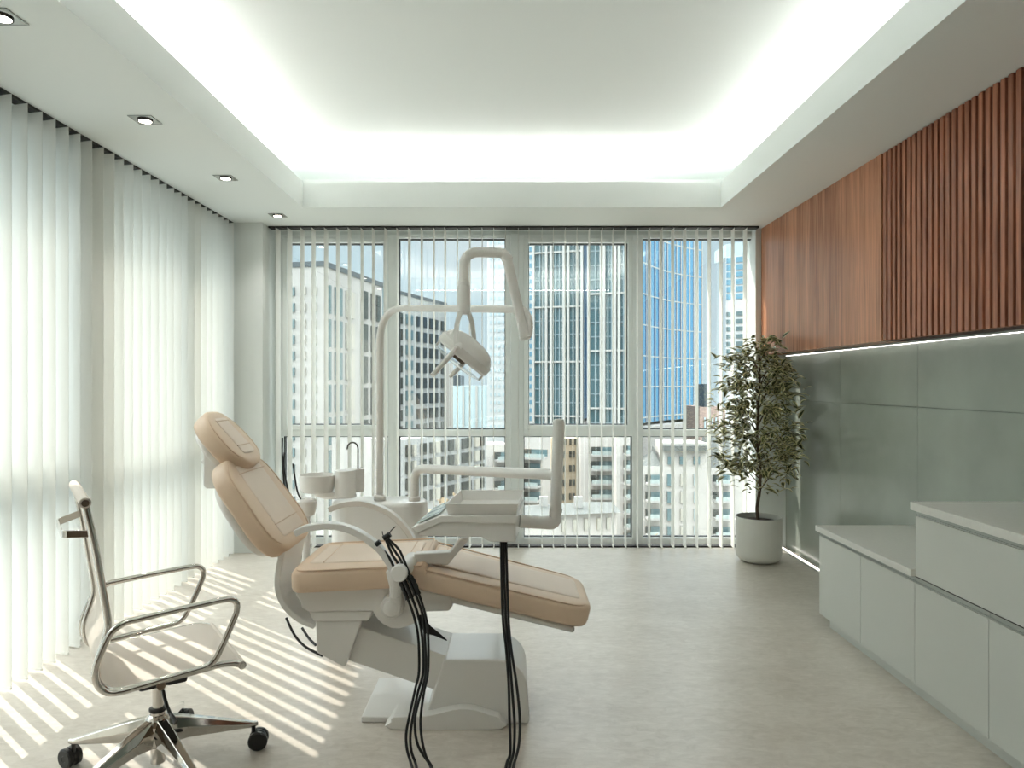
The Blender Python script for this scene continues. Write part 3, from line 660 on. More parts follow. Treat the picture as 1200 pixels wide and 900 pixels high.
# back handle
zz = lambda px, v: LP(px, v)
hp = [zz((100,626), -.20), zz((73,627.5), -.20)]
hb = zz((67,612), .10); ha = zz((90,602), .12)
pts = fillet([hp[0] + fu*.01, hp[1] + fv*.02, hb, ha + fu*.01], .02, 4)
obj('back_handle', MB().bar(pts, .006, .024, (0,0,1)), M['chrome'], oc, bevel=.002)
# seat stretchers and column
zs = LP((190,800), -VR).z - .012
obj('stretcher', MB().tube(smooth([C0 + fu*-.03 - fv*.262 + V((0,0,zs+.012)), C0 - fv*.12 + V((0,0,zs-.035)), C0 + fv*.12 + V((0,0,zs-.035)), C0 + fu*-.03 + fv*.262 + V((0,0,zs+.012))], 6), .014, n=12), M['chrome'], oc)
obj('tilt_housing', MB().box((-.07,-.06,0),(.09,.06,.045), M=Matrix.Translation(C0 + V((0,0,zs-.075))) @ Matrix.Rotation(th,4,'Z')), M['blackp'], oc, bevel=.01)
obj('gas_column', MB().lathe([(.025,.04),(.025,.19),(.027,.20),(.027,.225),(.019,.228),(.019,zs-.07)], C0, n=28), M['chrome'], oc)
obj('column_collar', MB().lathe([(.022,.226),(.030,.228),(.030,.236),(.021,.238)], C0, n=28), M['blackp'], oc)
obj('lever', MB().tube(smooth([P(190,800,2.44), P(192,814,2.42), P(196,828,2.40), P(200.5,838,2.39)], 4), .006, n=10), M['blackp'], oc)
obj('lever_paddle', MB().tube([P(199.5,835,2.39), P(202.5,841,2.38), P(206,846.5,2.37)], [.007,.012,.013], n=12, ry=.006), M['blackp'], oc)
# five-star base
obj('base_hub', MB().lathe([(.030,.10),(.046,.11),(.048,.175),(.040,.205),(.028,.215)], C0, n=28), M['chrome'], oc)
for k in range(5):
    a = math.radians(30 + 72*k); d = V((math.cos(a), math.sin(a), 0)); s_ = V((-d.y, d.x, 0)); R_ = .335
    sec = [(.03,.030,.105,.205),(.10,.028,.110,.185),(.22,.022,.098,.145),(R_-.01,.016,.088,.108),(R_+.012,.012,.090,.104)]
    rings = []
    for r_, hw, z0, z1 in sec:
        p = C0 + d*r_
        rings.append([p - s_*hw*.7 + V((0,0,z0)), p + s_*hw*.7 + V((0,0,z0)), p + s_*hw + V((0,0,z0+(z1-z0)*.55)), p + s_*hw*.55 + V((0,0,z1)), p - s_*hw*.55 + V((0,0,z1)), p - s_*hw + V((0,0,z0+(z1-z0)*.55))])
    leg = obj('base_leg', MB().loft(rings), M['chrome'], oc, bevel=.004)
    cs = C0 + d*(R_-.005); aa = a + 1.25; w_ = V((math.cos(aa), math.sin(aa), 0)); ctr = cs + V((-w_.y, w_.x, 0))*-.018 + V((0,0,.0365))
    cast = obj('castor', MB().tube([cs + V((0,0,.092)), cs + V((0,0,.05))], .008, n=10), M['blackp'], leg, org=cs)
    for q in (-.017, .017):
        obj('wheel', MB().lathe([(.012,-.010),(.031,-.010),(.036,-.006),(.036,.006),(.031,.010),(.012,.010),(.010,.008),(0,.008)], ctr + w_*q, axis=w_, n=28), M['blackp'], leg, org=cs)
    obj('castor_hood', MB().lathe([(.030,-.006),(.030,.006)], ctr + V((0,0,.006)), axis=w_, n=20), M['blackp'], leg, org=cs)
# ================================================================ PLANT
pc = V((1.967, 5.58, 0))
pl = thing('potted_ficus', 'leafy variegated ficus tree in a round matte white pot by the window', 'plant', pc)
obj('pot', MB().lathe([(.0,.0005),(.118,.0005),(.128,.006),(.150,.016),(.168,.036),(.176,.065),(.1775,.355),(.171,.356),(.170,.30),(.169,.10)], pc, n=56), mat('matte white ceramic', (214,215,209), .55), pl, ang=50)
obj('soil', MB().lathe([(.169,.30),(.15,.318),(.08,.325),(0,.327)], pc, n=30), mat('dark soil', (62,50,42), .95, bump=.6, bscale=90), pl)
bark = mat('brown bark', (82,64,50), .85, bump=.5, bscale=80, stretch=(1,1,.3))
tr = smooth([pc + V(q) for q in ((.0,0,.31),(-.012,.005,.42),(.008,0,.56),(.012,.005,.75),(-.01,0,.95),(.0,.01,1.2),(.01,0,1.45),(0,0,1.68))], 4)
rng = random.Random(11)
def env(z):                                               # half width of the crown at height z
    tab = [(.52,.15),(.60,.26),(.72,.33),(.85,.36),(1.0,.36),(1.15,.37),(1.3,.37),(1.42,.32),(1.55,.27),(1.66,.22),(1.76,.12),(1.82,.05)]
    for (a, b), (c_, d_) in zip(tab, tab[1:]):
        if a <= z <= c_: return b + (d_-b)*(z-a)/(c_-a)
    return .05
br = MB(); br.tube(tr, [.012*(1 - .7*i/len(tr)) + .002 for i in range(len(tr))], n=10)
twigs = []
for i in range(46):
    z = .66 + 1.02*(i/45); a = i*2.4 + rng.uniform(-.3,.3)
    o = min(tr, key=lambda p: abs(p.z - (z-.1))); L_ = env(z)*rng.uniform(.6,.95)
    e = pc + V((math.cos(a)*L_, math.sin(a)*L_*.95, z + rng.uniform(-.04,.10)))
    pts = smooth([o, o.lerp(e,.5) + V((0,0,.05)), e], 4); br.tube(pts, [.005 - .0038*j/(len(pts)-1) for j in range(len(pts))], n=6); twigs.append(pts)
obj('trunk', br, bark, pl)
lm = MB()
def leaf(o, d, up, L_, W):
    d = d.normalized(); s = d.cross(up).normalized(); u = s.cross(d)
    prof = [(0,.06),(.14,.55),(.34,.98),(.56,.92),(.8,.5),(1,.02)]; vs = []
    for t, w in prof:
        c_ = o + d*(t*L_) - u*(.28*L_*t*t); f_ = w*W/2
        vs += [c_ - s*f_ + u*f_*.35, c_ - s*f_*.55 + u*f_*.16, c_, c_ + s*f_*.55 + u*f_*.16, c_ + s*f_ + u*f_*.35]
    k = 5; fs = []; mi = []
    for i in range(len(prof)-1):
        for j in range(4): fs.append((i*k+j, i*k+j+1, (i+1)*k+j+1, (i+1)*k+j)); mi.append(1 if j in (0,3) else 0)
    o_ = len(lm.v); lm.v += [tuple(p) for p in vs]
    for f_, m_ in zip(fs, mi): lm.f.append(tuple(o_+q for q in f_)); lm.m.append(m_)
cnt = 0
while cnt < 1750:
    if cnt < 1250:
        tw = rng.choice(twigs); t = rng.uniform(.35, 1.0)**.7; p = tw[min(len(tw)-1, int(t*(len(tw)-1)+.5))] + V((rng.gauss(0,.035), rng.gauss(0,.035), rng.gauss(0,.04)))
    else:
        z = rng.uniform(.55, 1.78); a = rng.uniform(0, 6.283); r_ = env(z)*math.sqrt(rng.random()); p = pc + V((math.cos(a)*r_, math.sin(a)*r_, z))
    if p.x > XR - .06 or p.y > 5.90 and p.x < 2.1 and p.y > 5.93 : continue
    if p.x > 2.10 and p.z > 1.58: continue
    rad_ = V((p.x-pc.x, p.y-pc.y, 0)); rad_ = rad_.normalized() if rad_.length > .01 else V((1,0,0))
    d = rad_*rng.uniform(.4,1.1) + V((rng.gauss(0,.45), rng.gauss(0,.45), rng.uniform(-.35,.75)))
    tip = p + d.normalized()*.1
    if tip.x > XR - .01 or tip.y > 5.925 or (tip.x > 2.14 and tip.z > 1.63): continue
    leaf(p, d, V((rng.gauss(0,.3), rng.gauss(0,.3), 1)), rng.uniform(.06,.092), rng.uniform(.03,.042)); cnt += 1
lf = mat('dark green leaf', (88,96,56), .36, var=.35, vscale=6); le = mat('cream green leaf margin', (216,210,164), .42, var=.2, vscale=6)
fo = obj('foliage', lm, [lf, le], pl, ang=80)
# ================================================================ CITY OUTSIDE
G = -14.0
tag(obj('street', MB().box((-160, 12, G-.4), (160, 420, G)), mat('pale street paving', (150,148,142), .9, var=.1, vscale=.2), flat=True), kind='structure')
CM = {
 'white': mat('white facade', (153,152,149), .8, var=.03, vscale=.6), 'cream': mat('cream facade', (170,156,134), .85, var=.05, vscale=.6),
 'apt': mat('bright white stucco', (172,169,164), .8, var=.03, vscale=.6), 'grey': mat('light grey facade', (150,153,152), .8, var=.03, vscale=.6), 'roof': mat('grey roof sheet', (84,88,86), .6), 'pale': mat('pale tower cladding', (180,184,184), .6, var=.03, vscale=.5),
 'trim': mat('brown stone band', (196,166,132), .8), 'dark': mat('dark parapet metal', (58,68,74), .5), 'pink': mat('pinkish facade', (150,131,123), .85),
 'wglass': mat('dark window glass', (54,60,58), .1, spec=.5), 'tglass': mat('teal window glass', (88,110,114), .14, spec=.5), 'bglass': mat('blue window glass', (90,136,156), .1, spec=.8),
 'rail': mat('pale balcony glass', (150,162,160), .15, spec=.5), 'curtain': mat('drawn blind', (158,156,146), .8),
 'teal': mat('teal curtain wall glass', (58,92,100), .06, spec=1.0), 'teal2': mat('lighter curtain wall glass', (110,150,162), .06, spec=1.0), 'blue': mat('deep blue curtain wall glass', (34,84,124), .25, spec=.12), 'blue2': mat('lighter blue curtain wall glass', (84,134,164), .25, spec=.12),
 'mull': mat('white mullion', (162,163,160), .5), 'mull2': mat('thin grey mullion', (120,138,144), .5), 'pane2': mat('far pale blue glass', (164,184,190), .14, spec=.7)}
class Face:
    def __init__(s, xa, Ya, xb, Yb):
        s.A = V(((xa-CX)/F*Ya, Ya)); s.B = V(((xb-CX)/F*Yb, Yb)); s.d = (s.B-s.A).normalized(); s.n = V((s.d.y, -s.d.x))
        if s.n.y > 0: s.n = -s.n
        s.ang = math.atan2(s.d.y, s.d.x)
    def hit(s, px):
        r = V(((px-CX)/F, 1.0)); e = s.B - s.A; det = r.x*(-e.y) + e.x*r.y
        t = (s.A.x*(-e.y) + e.x*s.A.y)/det; return r*t
    def z(s, px, py): return EYE - (py-CY)/F*s.hit(px).y
UNIT = {}
def unit_window(key, pane, frame):
    if key not in UNIT:
        m = MB(); t = .08
        m.box((-.5,-.5,-.5), (.5,.06,.5), 0)
        for a, b in (((-.5,-.14,-.5),(-.5+t,.02,.5)), ((.5-t,-.14,-.5),(.5,.02,.5)), ((-.5,-.14,.5-t*.5),(.5,.02,.5)), ((-.5,-.14,-.5),(.5,.02,-.5+t*.5))): m.box(a, b, 1)
        m.v = [(x, y*1.0, z) for x, y, z in m.v]
        me = bpy.data.meshes.new('window'); me.from_pydata(m.v, [], m.f); me.materials.append(pane); me.materials.append(frame); me.polygons.foreach_set('material_index', m.m); UNIT[key] = me
    return UNIT[key]
def window_at(parent, face, x0, x1, z0, z1, pane, frame, name='window', deep=.12):
    a, b = face.hit(x0), face.hit(x1); c = (a+b)/2
    key = (pane, frame)
    o = bpy.data.objects.new(name, unit_window(key, CM[pane], CM[frame])); COL.objects.link(o); o.parent = parent
    o.location = V((c.x, c.y, (z0+z1)/2)) - ORG[parent]; o.rotation_euler = (0, 0, face.ang if face.d.x > 0 else face.ang + math.pi)
    o.scale = ((b-a).length, .45, z1-z0); return o
def windows(parent, face, cols, rows, pane, frame, xref, name='window', panes=None):
    for i, (x0, x1) in enumerate(cols):
        for j, (y0, y1) in enumerate(rows):
            pn = panes[(i*7 + j*3) % len(panes)] if panes else pane
            window_at(parent, face, x0, x1, face.z(xref, y1), face.z(xref, y0), pn, frame, name)
def rows(y0, pitch, n, h): return [(y0+pitch*i, y0+pitch*i+h) for i in range(n)]
def body(name, parent, pts, z0, z1, m, **k):
    return obj(name, MB().prism([V((p.x, p.y, z0)) for p in pts], (0,0,z1-z0)), CM[m], parent, flat=True, **k)
def building(label, face, ytop, depth, m, cap=None, xref=None, name='building', cat='building', zb=G):
    zt = face.z(xref if xref else 0, ytop) if xref else EYE - (ytop-CY)/F*face.A.y
    c = (face.A + face.B)/2
    b = thing(name, label, cat, (c.x, c.y, G)); back = -face.n*depth
    body('walls', b, [face.A, face.B, face.B+back, face.A+back], zb, zt, m)
    if cap:
        f = face.n*.15; d_ = face.d*.1
        body('parapet', b, [face.A+f-d_, face.B+f+d_, face.B+back+d_, face.A+back-d_], zt, zt+cap, 'dark')
    b['zt'] = zt; return b
def balcony(parent, face, x0, x1, y0, y1, xref, dark='wglass'):
    """recess with dark glazing, slab and glass parapet; y0 top of opening, y1 slab underside"""
    z0, z1 = face.z(xref, y1), face.z(xref, y0); zm = z0 + (z1-z0)*.52
    xm = x0 + (x1-x0)*.38
    window_at(parent, face, x0, xm, zm-.2, z1, dark, 'trim'); window_at(parent, face, xm, x1, zm-.2, z1, 'tglass', 'trim')
    a, b = face.hit(x0), face.hit(x1); n = face.n; o = ORG[parent]
    q = MB().prism([V((p.x, p.y, z0)) for p in (a, b, b+n*1.1, a+n*1.1)], (0,0,.18))
    bal = obj('balcony', q, CM['white'], parent, flat=True)
    obj('balcony_glass', MB().prism([V((p.x, p.y, z0+.18)) for p in (a+n*1.02, b+n*1.02, b+n*1.08, a+n*1.08)], (0,0,zm-z0-.1)), CM['rail'], bal, flat=True, org=o)
# 1 big white block at the left
f1 = Face(380.5, 75, 457, 94); R1_ = Face(380.5, 75, 457, 94)
dl1 = V((-f1.d.y, f1.d.x)); 
if dl1.x > 0: dl1 = -dl1
e1 = f1.A + dl1*26; f1b = Face(600, 1, 610, 1); f1b.A = e1; f1b.B = f1.A.copy(); f1b.d = (f1b.B-f1b.A).normalized(); f1b.n = V((f1b.d.y, -f1b.d.x)); f1b.ang = math.atan2(f1b.d.y, f1b.d.x)
b1 = building('tall white corner tower block with dark parapet, leftmost behind the blind', f1, 312, 26, 'white', cap=.55)
r1 = [(336.5,369)] + [(375.5+37.6*i, 375.5+37.6*i+32) for i in range(7)]
windows(b1, f1, [(391.5,399.5),(404.8,413.5)], r1, 'tglass', 'white', 392, panes=['tglass','curtain','tglass'])
windows(b1, f1, [(423,429.5),(434,438),(440.5,444)], [(y0+4, y1+4) for y0, y1 in r1], 'wglass', 'white', 424)
windows(b1, f1, [(384.5,386.3)], r1, 'tglass', 'white', 392)
windows(b1, f1, [(448,457)], [(337,620)], 'bglass', 'pale', 449, name='stair_glazing')
rl = rows(336, 18.95, 16, 10)
windows(b1, f1b, [(341.5,346),(353.5,359),(366.5,371.5)], rl, 'tglass', 'white', 368, panes=['tglass','curtain','curtain'])
# 2 block behind it
f2 = Face(455, 108, 523, 128)
b2 = building('white office block with rows of small dark windows, beside the tall corner tower', f2, 345, 30, 'grey', cap=.5, xref=470)
windows(b2, f2, [(469,470.8),(488,490.7),(494,499.2),(503,507.2),(509.7,512.4),(516.6,520.6)], rows(372, 17.75, 9, 12), 'wglass', 'white', 496)
windows(b2, f2, [(475,483)], rows(369, 17.75, 9, 11.5), 'tglass', 'white', 479, name='bay_window', panes=['tglass','curtain','tglass'])
# 3 long lower block
f3 = Face(465, 47.5, 570, 58)
b3 = building('long low light grey block with rows of upright windows below the lamp', f3, 515, 1.5, 'grey', xref=476)
cols3 = []
for a in (475, 482.5, 492.4, 502.8, 508.6, 516.6, 524.6, 532.6, 540, 547.4, 554.8, 562.2): cols3.append((a, a+(4.8 if len(cols3) % 2 == 0 else 3.0)))
windows(b3, f3, cols3, rows(521.5, 19.3, 4, 13.8), 'wglass', 'grey', 477, panes=['wglass','curtain','wglass'])
# orange-trimmed low building at left
f3b = Face(447, 62, 468, 63)
b3b = building('low white house with brown stone bands beside the tall corner tower', f3b, 516, 12, 'white')
for y in (528, 541):
    z = f3b.z(455, y); a, b_ = f3b.A, f3b.B
    body('band', b3b, [a+f3b.n*.1, b_+f3b.n*.1, b_, a], z-.12, z+.12, 'trim')
windows(b3b, f3b, [(451,455),(460,464)], rows(556, 20, 4, 9), 'wglass', 'white', 455)
# 4 far blue glass tower + slim white tower + tall pale tower
f4 = Face(526, 240, 573, 238)
b4 = building('far pale blue glass tower seen under the lamp', f4, 452, 30, 'pane2', xref=540)
mm = MB()
for px in (527, 543, 558.5, 572): 
    p = f4.hit(px); mm.box((p.x-.35, p.y-.5, G), (p.x+.35, p.y+.1, f4.z(540,452)))
obj('mullion_grid', mm, CM['mull'], b4, flat=True)
mm = MB(); z = G
while z < f4.z(540,452): 
    mm.box((f4.A.x, f4.A.y-.2, z), (f4.B.x, f4.A.y+.1, z+.5)); z += 2.4
obj('floor_bands', mm, CM['pale'], b4, flat=True)
body('crown', b4, [f4.hit(530), f4.hit(539.5), f4.hit(539.5)+V((0,20)), f4.hit(530)+V((0,20))], f4.z(540,452), f4.z(540,440), 'dark')
f4b = Face(519, 200, 531, 206)
b4b = building('slim white tower between the office block and the far blue tower', f4b, 425, 25, 'white', xref=522)
f5 = Face(571, 181, 628, 180)
b5 = building('very tall pale tower with tiny windows rising behind the window mullion', f5, 250, 30, 'pale', xref=585)
windows(b5, f5, [(574,576),(579,581),(584,586),(589,591)], rows(282, 9.4, 25, 3.6), 'pane2', 'pale', 585)
windows(b5, f5, [(593.2,595.8)], rows(281, 9.4, 25, 4.6), 'bglass', 'pale', 585, name='corner_window')
# right edge of the same tower, seen again beside the white gridded tower
windows(b5, f5, [(619.5,624)], rows(281, 9.4, 24, 5.0), 'bglass', 'pale', 585, name='corner_window')
# 6 white gridded glass tower: two slabs with a dark slot
def gridded(label, face, xs, sub, z0, zs, zsub, ytop, depth, glassm, wv=.2):
    zt = EYE + 200/F*face.A.y
    c = (face.A+face.B)/2; b = thing('glass_tower', label, 'tower', (c.x, c.y, G))
    back = -face.n*depth
    body('glass_skin', b, [face.A, face.B, face.B+back, face.A+back], G, zt, glassm)
    R = lambda p: Matrix.Translation(V((p.x, p.y, 0))) @ Matrix.Rotation(face.ang if face.d.x > 0 else face.ang+math.pi, 4, 'Z')
    m = MB(); L_ = (face.B-face.A).length
    for px in xs: m.box((-wv, -.7, G), (wv, .05, zt), M=R(face.hit(px)))
    for z in zs: m.box((-L_/2, -.55, z-.14), (L_/2, .05, z+.14), M=R(c))
    obj('white_frame', m, CM['mull'], b, flat=True)
    m = MB()
    for px in sub: m.box((-.1, -.3, G), (.1, .05, zt), M=R(face.hit(px)))
    for z in zsub: m.box((-L_/2, -.2, z-.11), (L_/2, .05, z+.11), M=R(c))
    obj('inner_mullions', m, CM['mull2'], b, flat=True)
    return b
f6 = Face(624.5, 121, 683.5, 118.4)
zz6 = [f6.z(650, y) for y in (169, 232.6, 296, 360, 424, 487.5, 551)]
zs6 = [a + (b-a)*k/4 for a, b in zip(zz6, zz6[1:]) for k in (1,2,3)]
b6 = gridded('teal glass tower with broad white grid, left slab beside the window mullion', f6, [625.8,641,646.5,661.5,666.5,677,682.5], [633,636.5,651.5,656,672], 0, zz6, zs6, 0, 4, 'teal')
f6s = Face(682.5, 123.6, 691, 123.5)
bs = thing('glass_tower', 'narrow dark glass slot between the two white gridded slabs', 'tower', (f6s.A.x, f6s.A.y, G))
body('glass_skin', bs, [f6s.A, f6s.B, f6s.B+V((0,16)), f6s.A+V((0,16))], G, 46, 'teal')
m = MB()
for y in (262, 294, 326, 358, 390, 422, 454, 487): 
    z = f6s.z(687, y); m.box((f6s.A.x, f6s.A.y-.4, z-.12), (f6s.B.x, f6s.A.y+.3, z+.12))
obj('floor_bands', m, CM['mull'], bs, flat=True)
f6b = Face(689.6, 118, 742, 115.6)
zz6b = [f6b.z(715, y) for y in (141, 209, 276.5, 344, 411, 478.5, 546)]
zs6b = [a + (b-a)*k/4 for a, b in zip(zz6b, zz6b[1:]) for k in (1,2,3)]
gridded('teal glass tower with broad white grid, right slab next to the blue tower', f6b, [690.3,705,708.5,721.5,726,736.5], [698,713,717,731], 0, zz6b, zs6b, 0, 4, 'teal')
# 7 deep blue tower with a gently hollow front
b7 = thing('glass_tower', 'deep blue glass tower with fine white fins at the right of the window', 'tower', (30, 150, G))
pl7 = [V(((px-CX)/F*Y, Y)) for px, Y in ((742,128),(762,137),(782,144),(803,149),(822.5,152))]
skin = MB().prism([V((p.x, p.y, G+8)) for p in pl7 + [pl7[-1]+V((2,30)), pl7[0]+V((10,40))]], (0,0,62)); obj('glass_skin', skin, CM['blue'], b7, flat=True)
fin = MB(); sl = MB(); lt = MB()
for q in range(4):
    a, b_ = pl7[q], pl7[q+1]; d_ = (b_-a); L_ = d_.length; an = math.atan2(d_.y, d_.x)
    n7 = 4
    for i in range(n7 + (1 if q == 3 else 0)):
        p = a + d_*(i/n7); fin.box((-.13,-.14,G+8), (.13,.05,G+70), M=Matrix.Translation(V((p.x,p.y,0))) @ Matrix.Rotation(an,4,'Z'))
        if i < n7: 
            p = a + d_*((i+.42)/n7); lt.box((-.55,-.12,G+8), (.45,.02,G+70), M=Matrix.Translation(V((p.x,p.y,0))) @ Matrix.Rotation(an,4,'Z'))
    c_ = (a+b_)/2; z = G + 9
    while z < G + 69:
        sl.box((-L_/2,-.18,z-.12), (L_/2,.05,z+.12), M=Matrix.Translation(V((c_.x,c_.y,0))) @ Matrix.Rotation(an,4,'Z')); z += 5.9
obj('white_fins', fin, CM['mull'], b7, flat=True); obj('floor_bands', sl, CM['mull'], b7, flat=True); obj('light_panes', lt, CM['blue2'], b7, flat=True)
body('podium', b7, [pl7[0]+V((0,-1)), pl7[-1]+V((0,-1)), pl7[-1]+V((0,20)), pl7[0]+V((0,20))], G, EYE-(497-CY)/F*140, 'white')
# 8 far tower at the right
f8 = Face(850.5, 210, 884, 205)
b8 = building('distant pale tower with blue window bands at the right window edge', f8, 300, 25, 'pale', xref=860)
windows(b8, f8, [(851.5,858.5),(863,871.5),(875,882)], rows(301, 8.6, 6, 6.3), 'bglass', 'pale', 866)
windows(b8, f8, [(851.5,858.5),(863,871.5),(875,882)], rows(365, 8.8, 8, 5.0), 'tglass', 'pale', 866)
body('glass_crown', b8, [f8.hit(851), f8.hit(883), f8.hit(883)+V((0,12)), f8.hit(851)+V((0,12))], b8['zt'], b8['zt']+3.8, 'pane2')
# 9 pinkish low block and dark panel
f9 = Face(820, 118, 850, 118)
b9 = building('low pinkish building with slim windows partly hidden by the plant', f9, 477, 10, 'pink', xref=835)
windows(b9, f9, [(825,826.5),(829,830.5),(834,835.5),(838,839.5),(842,843.5)], [(489,505)], 'pane2', 'pink', 830)
body('roof_box', b9, [f9.hit(825.3), f9.hit(829.6), f9.hit(829.6)+V((0,4)), f9.hit(825.3)+V((0,4))], b9['zt'], f9.z(827,450), 'dark')
# 10 white apartment houses in front
fa = Face(598, 64, 634, 63)
ba = building('white balcony apartment block left of the pale tube post, behind the tray arm', fa, 508, 3, 'apt', xref=615)
for k in range(4): balcony(ba, fa, 612.5, 634.0 if k else 642, 526+16.6*k, 537+16.6*k, 620)
fa0 = Face(566, 61, 600, 62)
ba0 = building('white balcony apartment block beside the window mullion, right of the long grey block', fa0, 521, 3, 'apt', xref=580)
for k in range(4): balcony(ba0, fa0, 579, 597, 529.5+16.8*k, 540+16.8*k, 588)
fb = Face(655, 70, 681, 71)
bb = building('cream house wall with pairs of small dark windows', fb, 514, 4, 'cream', xref=668)
windows(bb, fb, [(658.6,660.4),(666.8,668.6),(670.8,672.6)], rows(528.5, 16.5, 4, 7.5), 'wglass', 'cream', 668)
windows(bb, fb, [(661,662.5),(667,668.5),(672.5,674),(678,679.5)], [(513.8,521)], 'wglass', 'cream', 668, name='attic_window')
fc = Face(680.5, 67.4, 723, 67.4)
bc_ = building('bright white apartment house with stacked balconies in the middle window', fc, 505, 3, 'apt', xref=700)
for k in range(5): balcony(bc_, fc, 692.5, 720.5 if k == 0 else 717, 523.5+16.6*k, 534+16.6*k, 700)
fd = Face(722.5, 62.7, 752, 62.7)
bd = building('bright white apartment house with short balconies beside the right mullion', fd, 506, 3, 'apt', xref=735)
for k in range(7): balcony(bd, fd, 730, 743.5, 522+17*k, 533+17*k, 736)
fe = Face(751.5, 59.5, 775.5, 59.5)
be = building('white gabled apartment house with grey mansard roof left of the plant', fe, 546, 3, 'apt', xref=760)
zr = be['zt']
rf = MB(); A_, B_ = fe.A, fe.B; h_ = fe.z(770,528)-zr
rf.add([V((A_.x, A_.y, zr)), V((B_.x, B_.y, zr)), V((B_.x, B_.y+3, zr)), V((A_.x, A_.y+3, zr)), V((A_.x+1.4, A_.y+2, zr+h_*.8)), V((B_.x-.3, B_.y+2, zr+h_*1.1)), V((B_.x-.3, B_.y+2.6, zr+h_*1.1)), V((A_.x+1.4, A_.y+2.6, zr+h_*.8))], [(3,2,1,0),(4,5,6,7),(0,1,5,4),(1,2,6,5),(2,3,7,6),(3,0,4,7)])
obj('mansard_roof', rf, CM['roof'], be, flat=True)
for k in range(4): balcony(be, fe, 756, 773, 556+20*k, 567+20*k, 763)
ff = Face(776, 59.5, 828.5, 59.5)
bf_ = building('white stucco apartment house with upright windows, seen between the blind vanes by the plant', ff, 519, 3, 'apt', xref=800)
z = ff.z(800, 523); body('cornice', bf_, [ff.A+V((0,-.6)), ff.B+V((0,-.6)), ff.B, ff.A], z-.35, z+.1, 'roof')
windows(bf_, ff, [(782,788.5),(796,803.5),(812,819.5)], [(534.5,544)], 'tglass', 'trim', 800)
windows(bf_, ff, [(781.5,788.5),(797,803.5),(812.5,816.5)], rows(555.5, 20.3, 4, 13.5), 'tglass', 'white', 800, panes=['tglass','curtain','rail'])
fg = Face(829, 59.5, 888, 59.5)
bg = building('white balcony apartment house with grey roof behind the plant', fg, 548, 3, 'apt', xref=840)
zr = bg['zt']; h_ = fg.z(840,514)-zr; A_, B_ = fg.A, fg.B
rf = MB().add([V((A_.x, A_.y, zr)), V((B_.x, B_.y, zr)), V((B_.x, B_.y+3, zr)), V((A_.x, A_.y+3, zr)), V((A_.x+.3, A_.y+1.5, zr+h_)), V((B_.x-.6, B_.y+1.5, zr+h_)), V((B_.x-.6, B_.y+2.6, zr+h_)), V((A_.x+.3, A_.y+2.6, zr+h_))], [(3,2,1,0),(4,5,6,7),(0,1,5,4),(1,2,6,5),(2,3,7,6),(3,0,4,7)])
obj('mansard_roof', rf, CM['roof'], bg, flat=True)
window_at(bg, Face(829, 60.6, 888, 60.6), 834, 837, fg.z(836,539), fg.z(836,528), 'wglass', 'roof', 'dormer_window')
for k in range(4): balcony(bg, fg, 835, 855, 556+20.3*k, 567+20.3*k, 845)
fh = Face(604, 50, 722, 52)
bh = building('low white villa with grey sheet roof in front of the apartment houses', fh, 603, 4, 'apt', xref=640)
zr = bh['zt']; A_, B_ = fh.A, fh.B
rf = MB().add([V((A_.x-.3, A_.y-.5, zr)), V((B_.x+.3, B_.y-.5, zr)), V((B_.x+.3, B_.y+4, zr)), V((A_.x-.3, A_.y+4, zr)), V((A_.x+.6, A_.y+1.7, zr+.35)), V((B_.x-2, B_.y+1.7, zr+.35)), V((B_.x-2, B_.y+2, zr+.35)), V((A_.x+.6, A_.y+2, zr+.35))], [(3,2,1,0),(4,5,6,7),(0,1,5,4),(1,2,6,5),(2,3,7,6),(3,0,4,7)])
obj('sheet_roof', rf, CM['roof'], bh, flat=True)
windows(bh, fh, [(658,662),(671,675),(684,688),(699,703),(710,714)], [(607,621)], 'curtain', 'trim', 690)
chm = P(668, 596, 55)
for dx in (-2.2, .4): obj('chimney', MB().box((chm.x+dx-.3, fh.A.y+2.1, zr+.2), (chm.x+dx+.3, fh.A.y+2.7, zr+1.0)), CM['white'], bh, flat=True)
# bare autumn trees in the street
tl = mat('dry beige leaf', (128,112,86), .8, var=.3, vscale=2)
rt = random.Random(5)
for k, (px, Y, h_, lab) in enumerate(((505, 36, 9.2, 'dry beige street tree in front of the long grey block, left one'), (532, 40, 9.0, 'dry beige street tree in front of the long grey block, middle one'), (556, 44, 8.4, 'dry beige street tree in front of the long grey block, rightmost one'), (768, 47, 5.2, 'small dry street tree in front of the mansard roofed house'))):
    x = (px-CX)/F*Y; t = thing('street_tree', lab, 'tree', (x, Y, G))
    m = MB().tube([V((x,Y,G)), V((x+.1,Y,G+h_*.5)), V((x,Y,G+h_*.8))], [.16,.11,.05], n=8)
    for q in range(7):
        a = q*.9; m.tube([V((x,Y,G+h_*(.4+.05*q))), V((x+math.cos(a)*1.1,Y+math.sin(a)*1.1,G+h_*(.6+.05*q)))], [.05,.02], n=5)
    obj('trunk', m, bark, t)
    m = MB()
    for q in range(420):
        d_ = V((rt.gauss(0,1), rt.gauss(0,1), rt.gauss(0,1))).normalized()*rt.random()**.4; p = V((x,Y,G+h_*.72)) + V((d_.x*1.7, d_.y*1.7, d_.z*h_*.3))
        u_ = V((rt.gauss(0,1), rt.gauss(0,1), rt.gauss(0,1))).normalized(); w_ = u_.orthogonal().normalized(); s_ = .2
        m.add([p-u_*s_, p+w_*s_*.6, p+u_*s_, p-w_*s_*.6], [(0,1,2,3)])
    obj('crown', m, tl, t, flat=True)
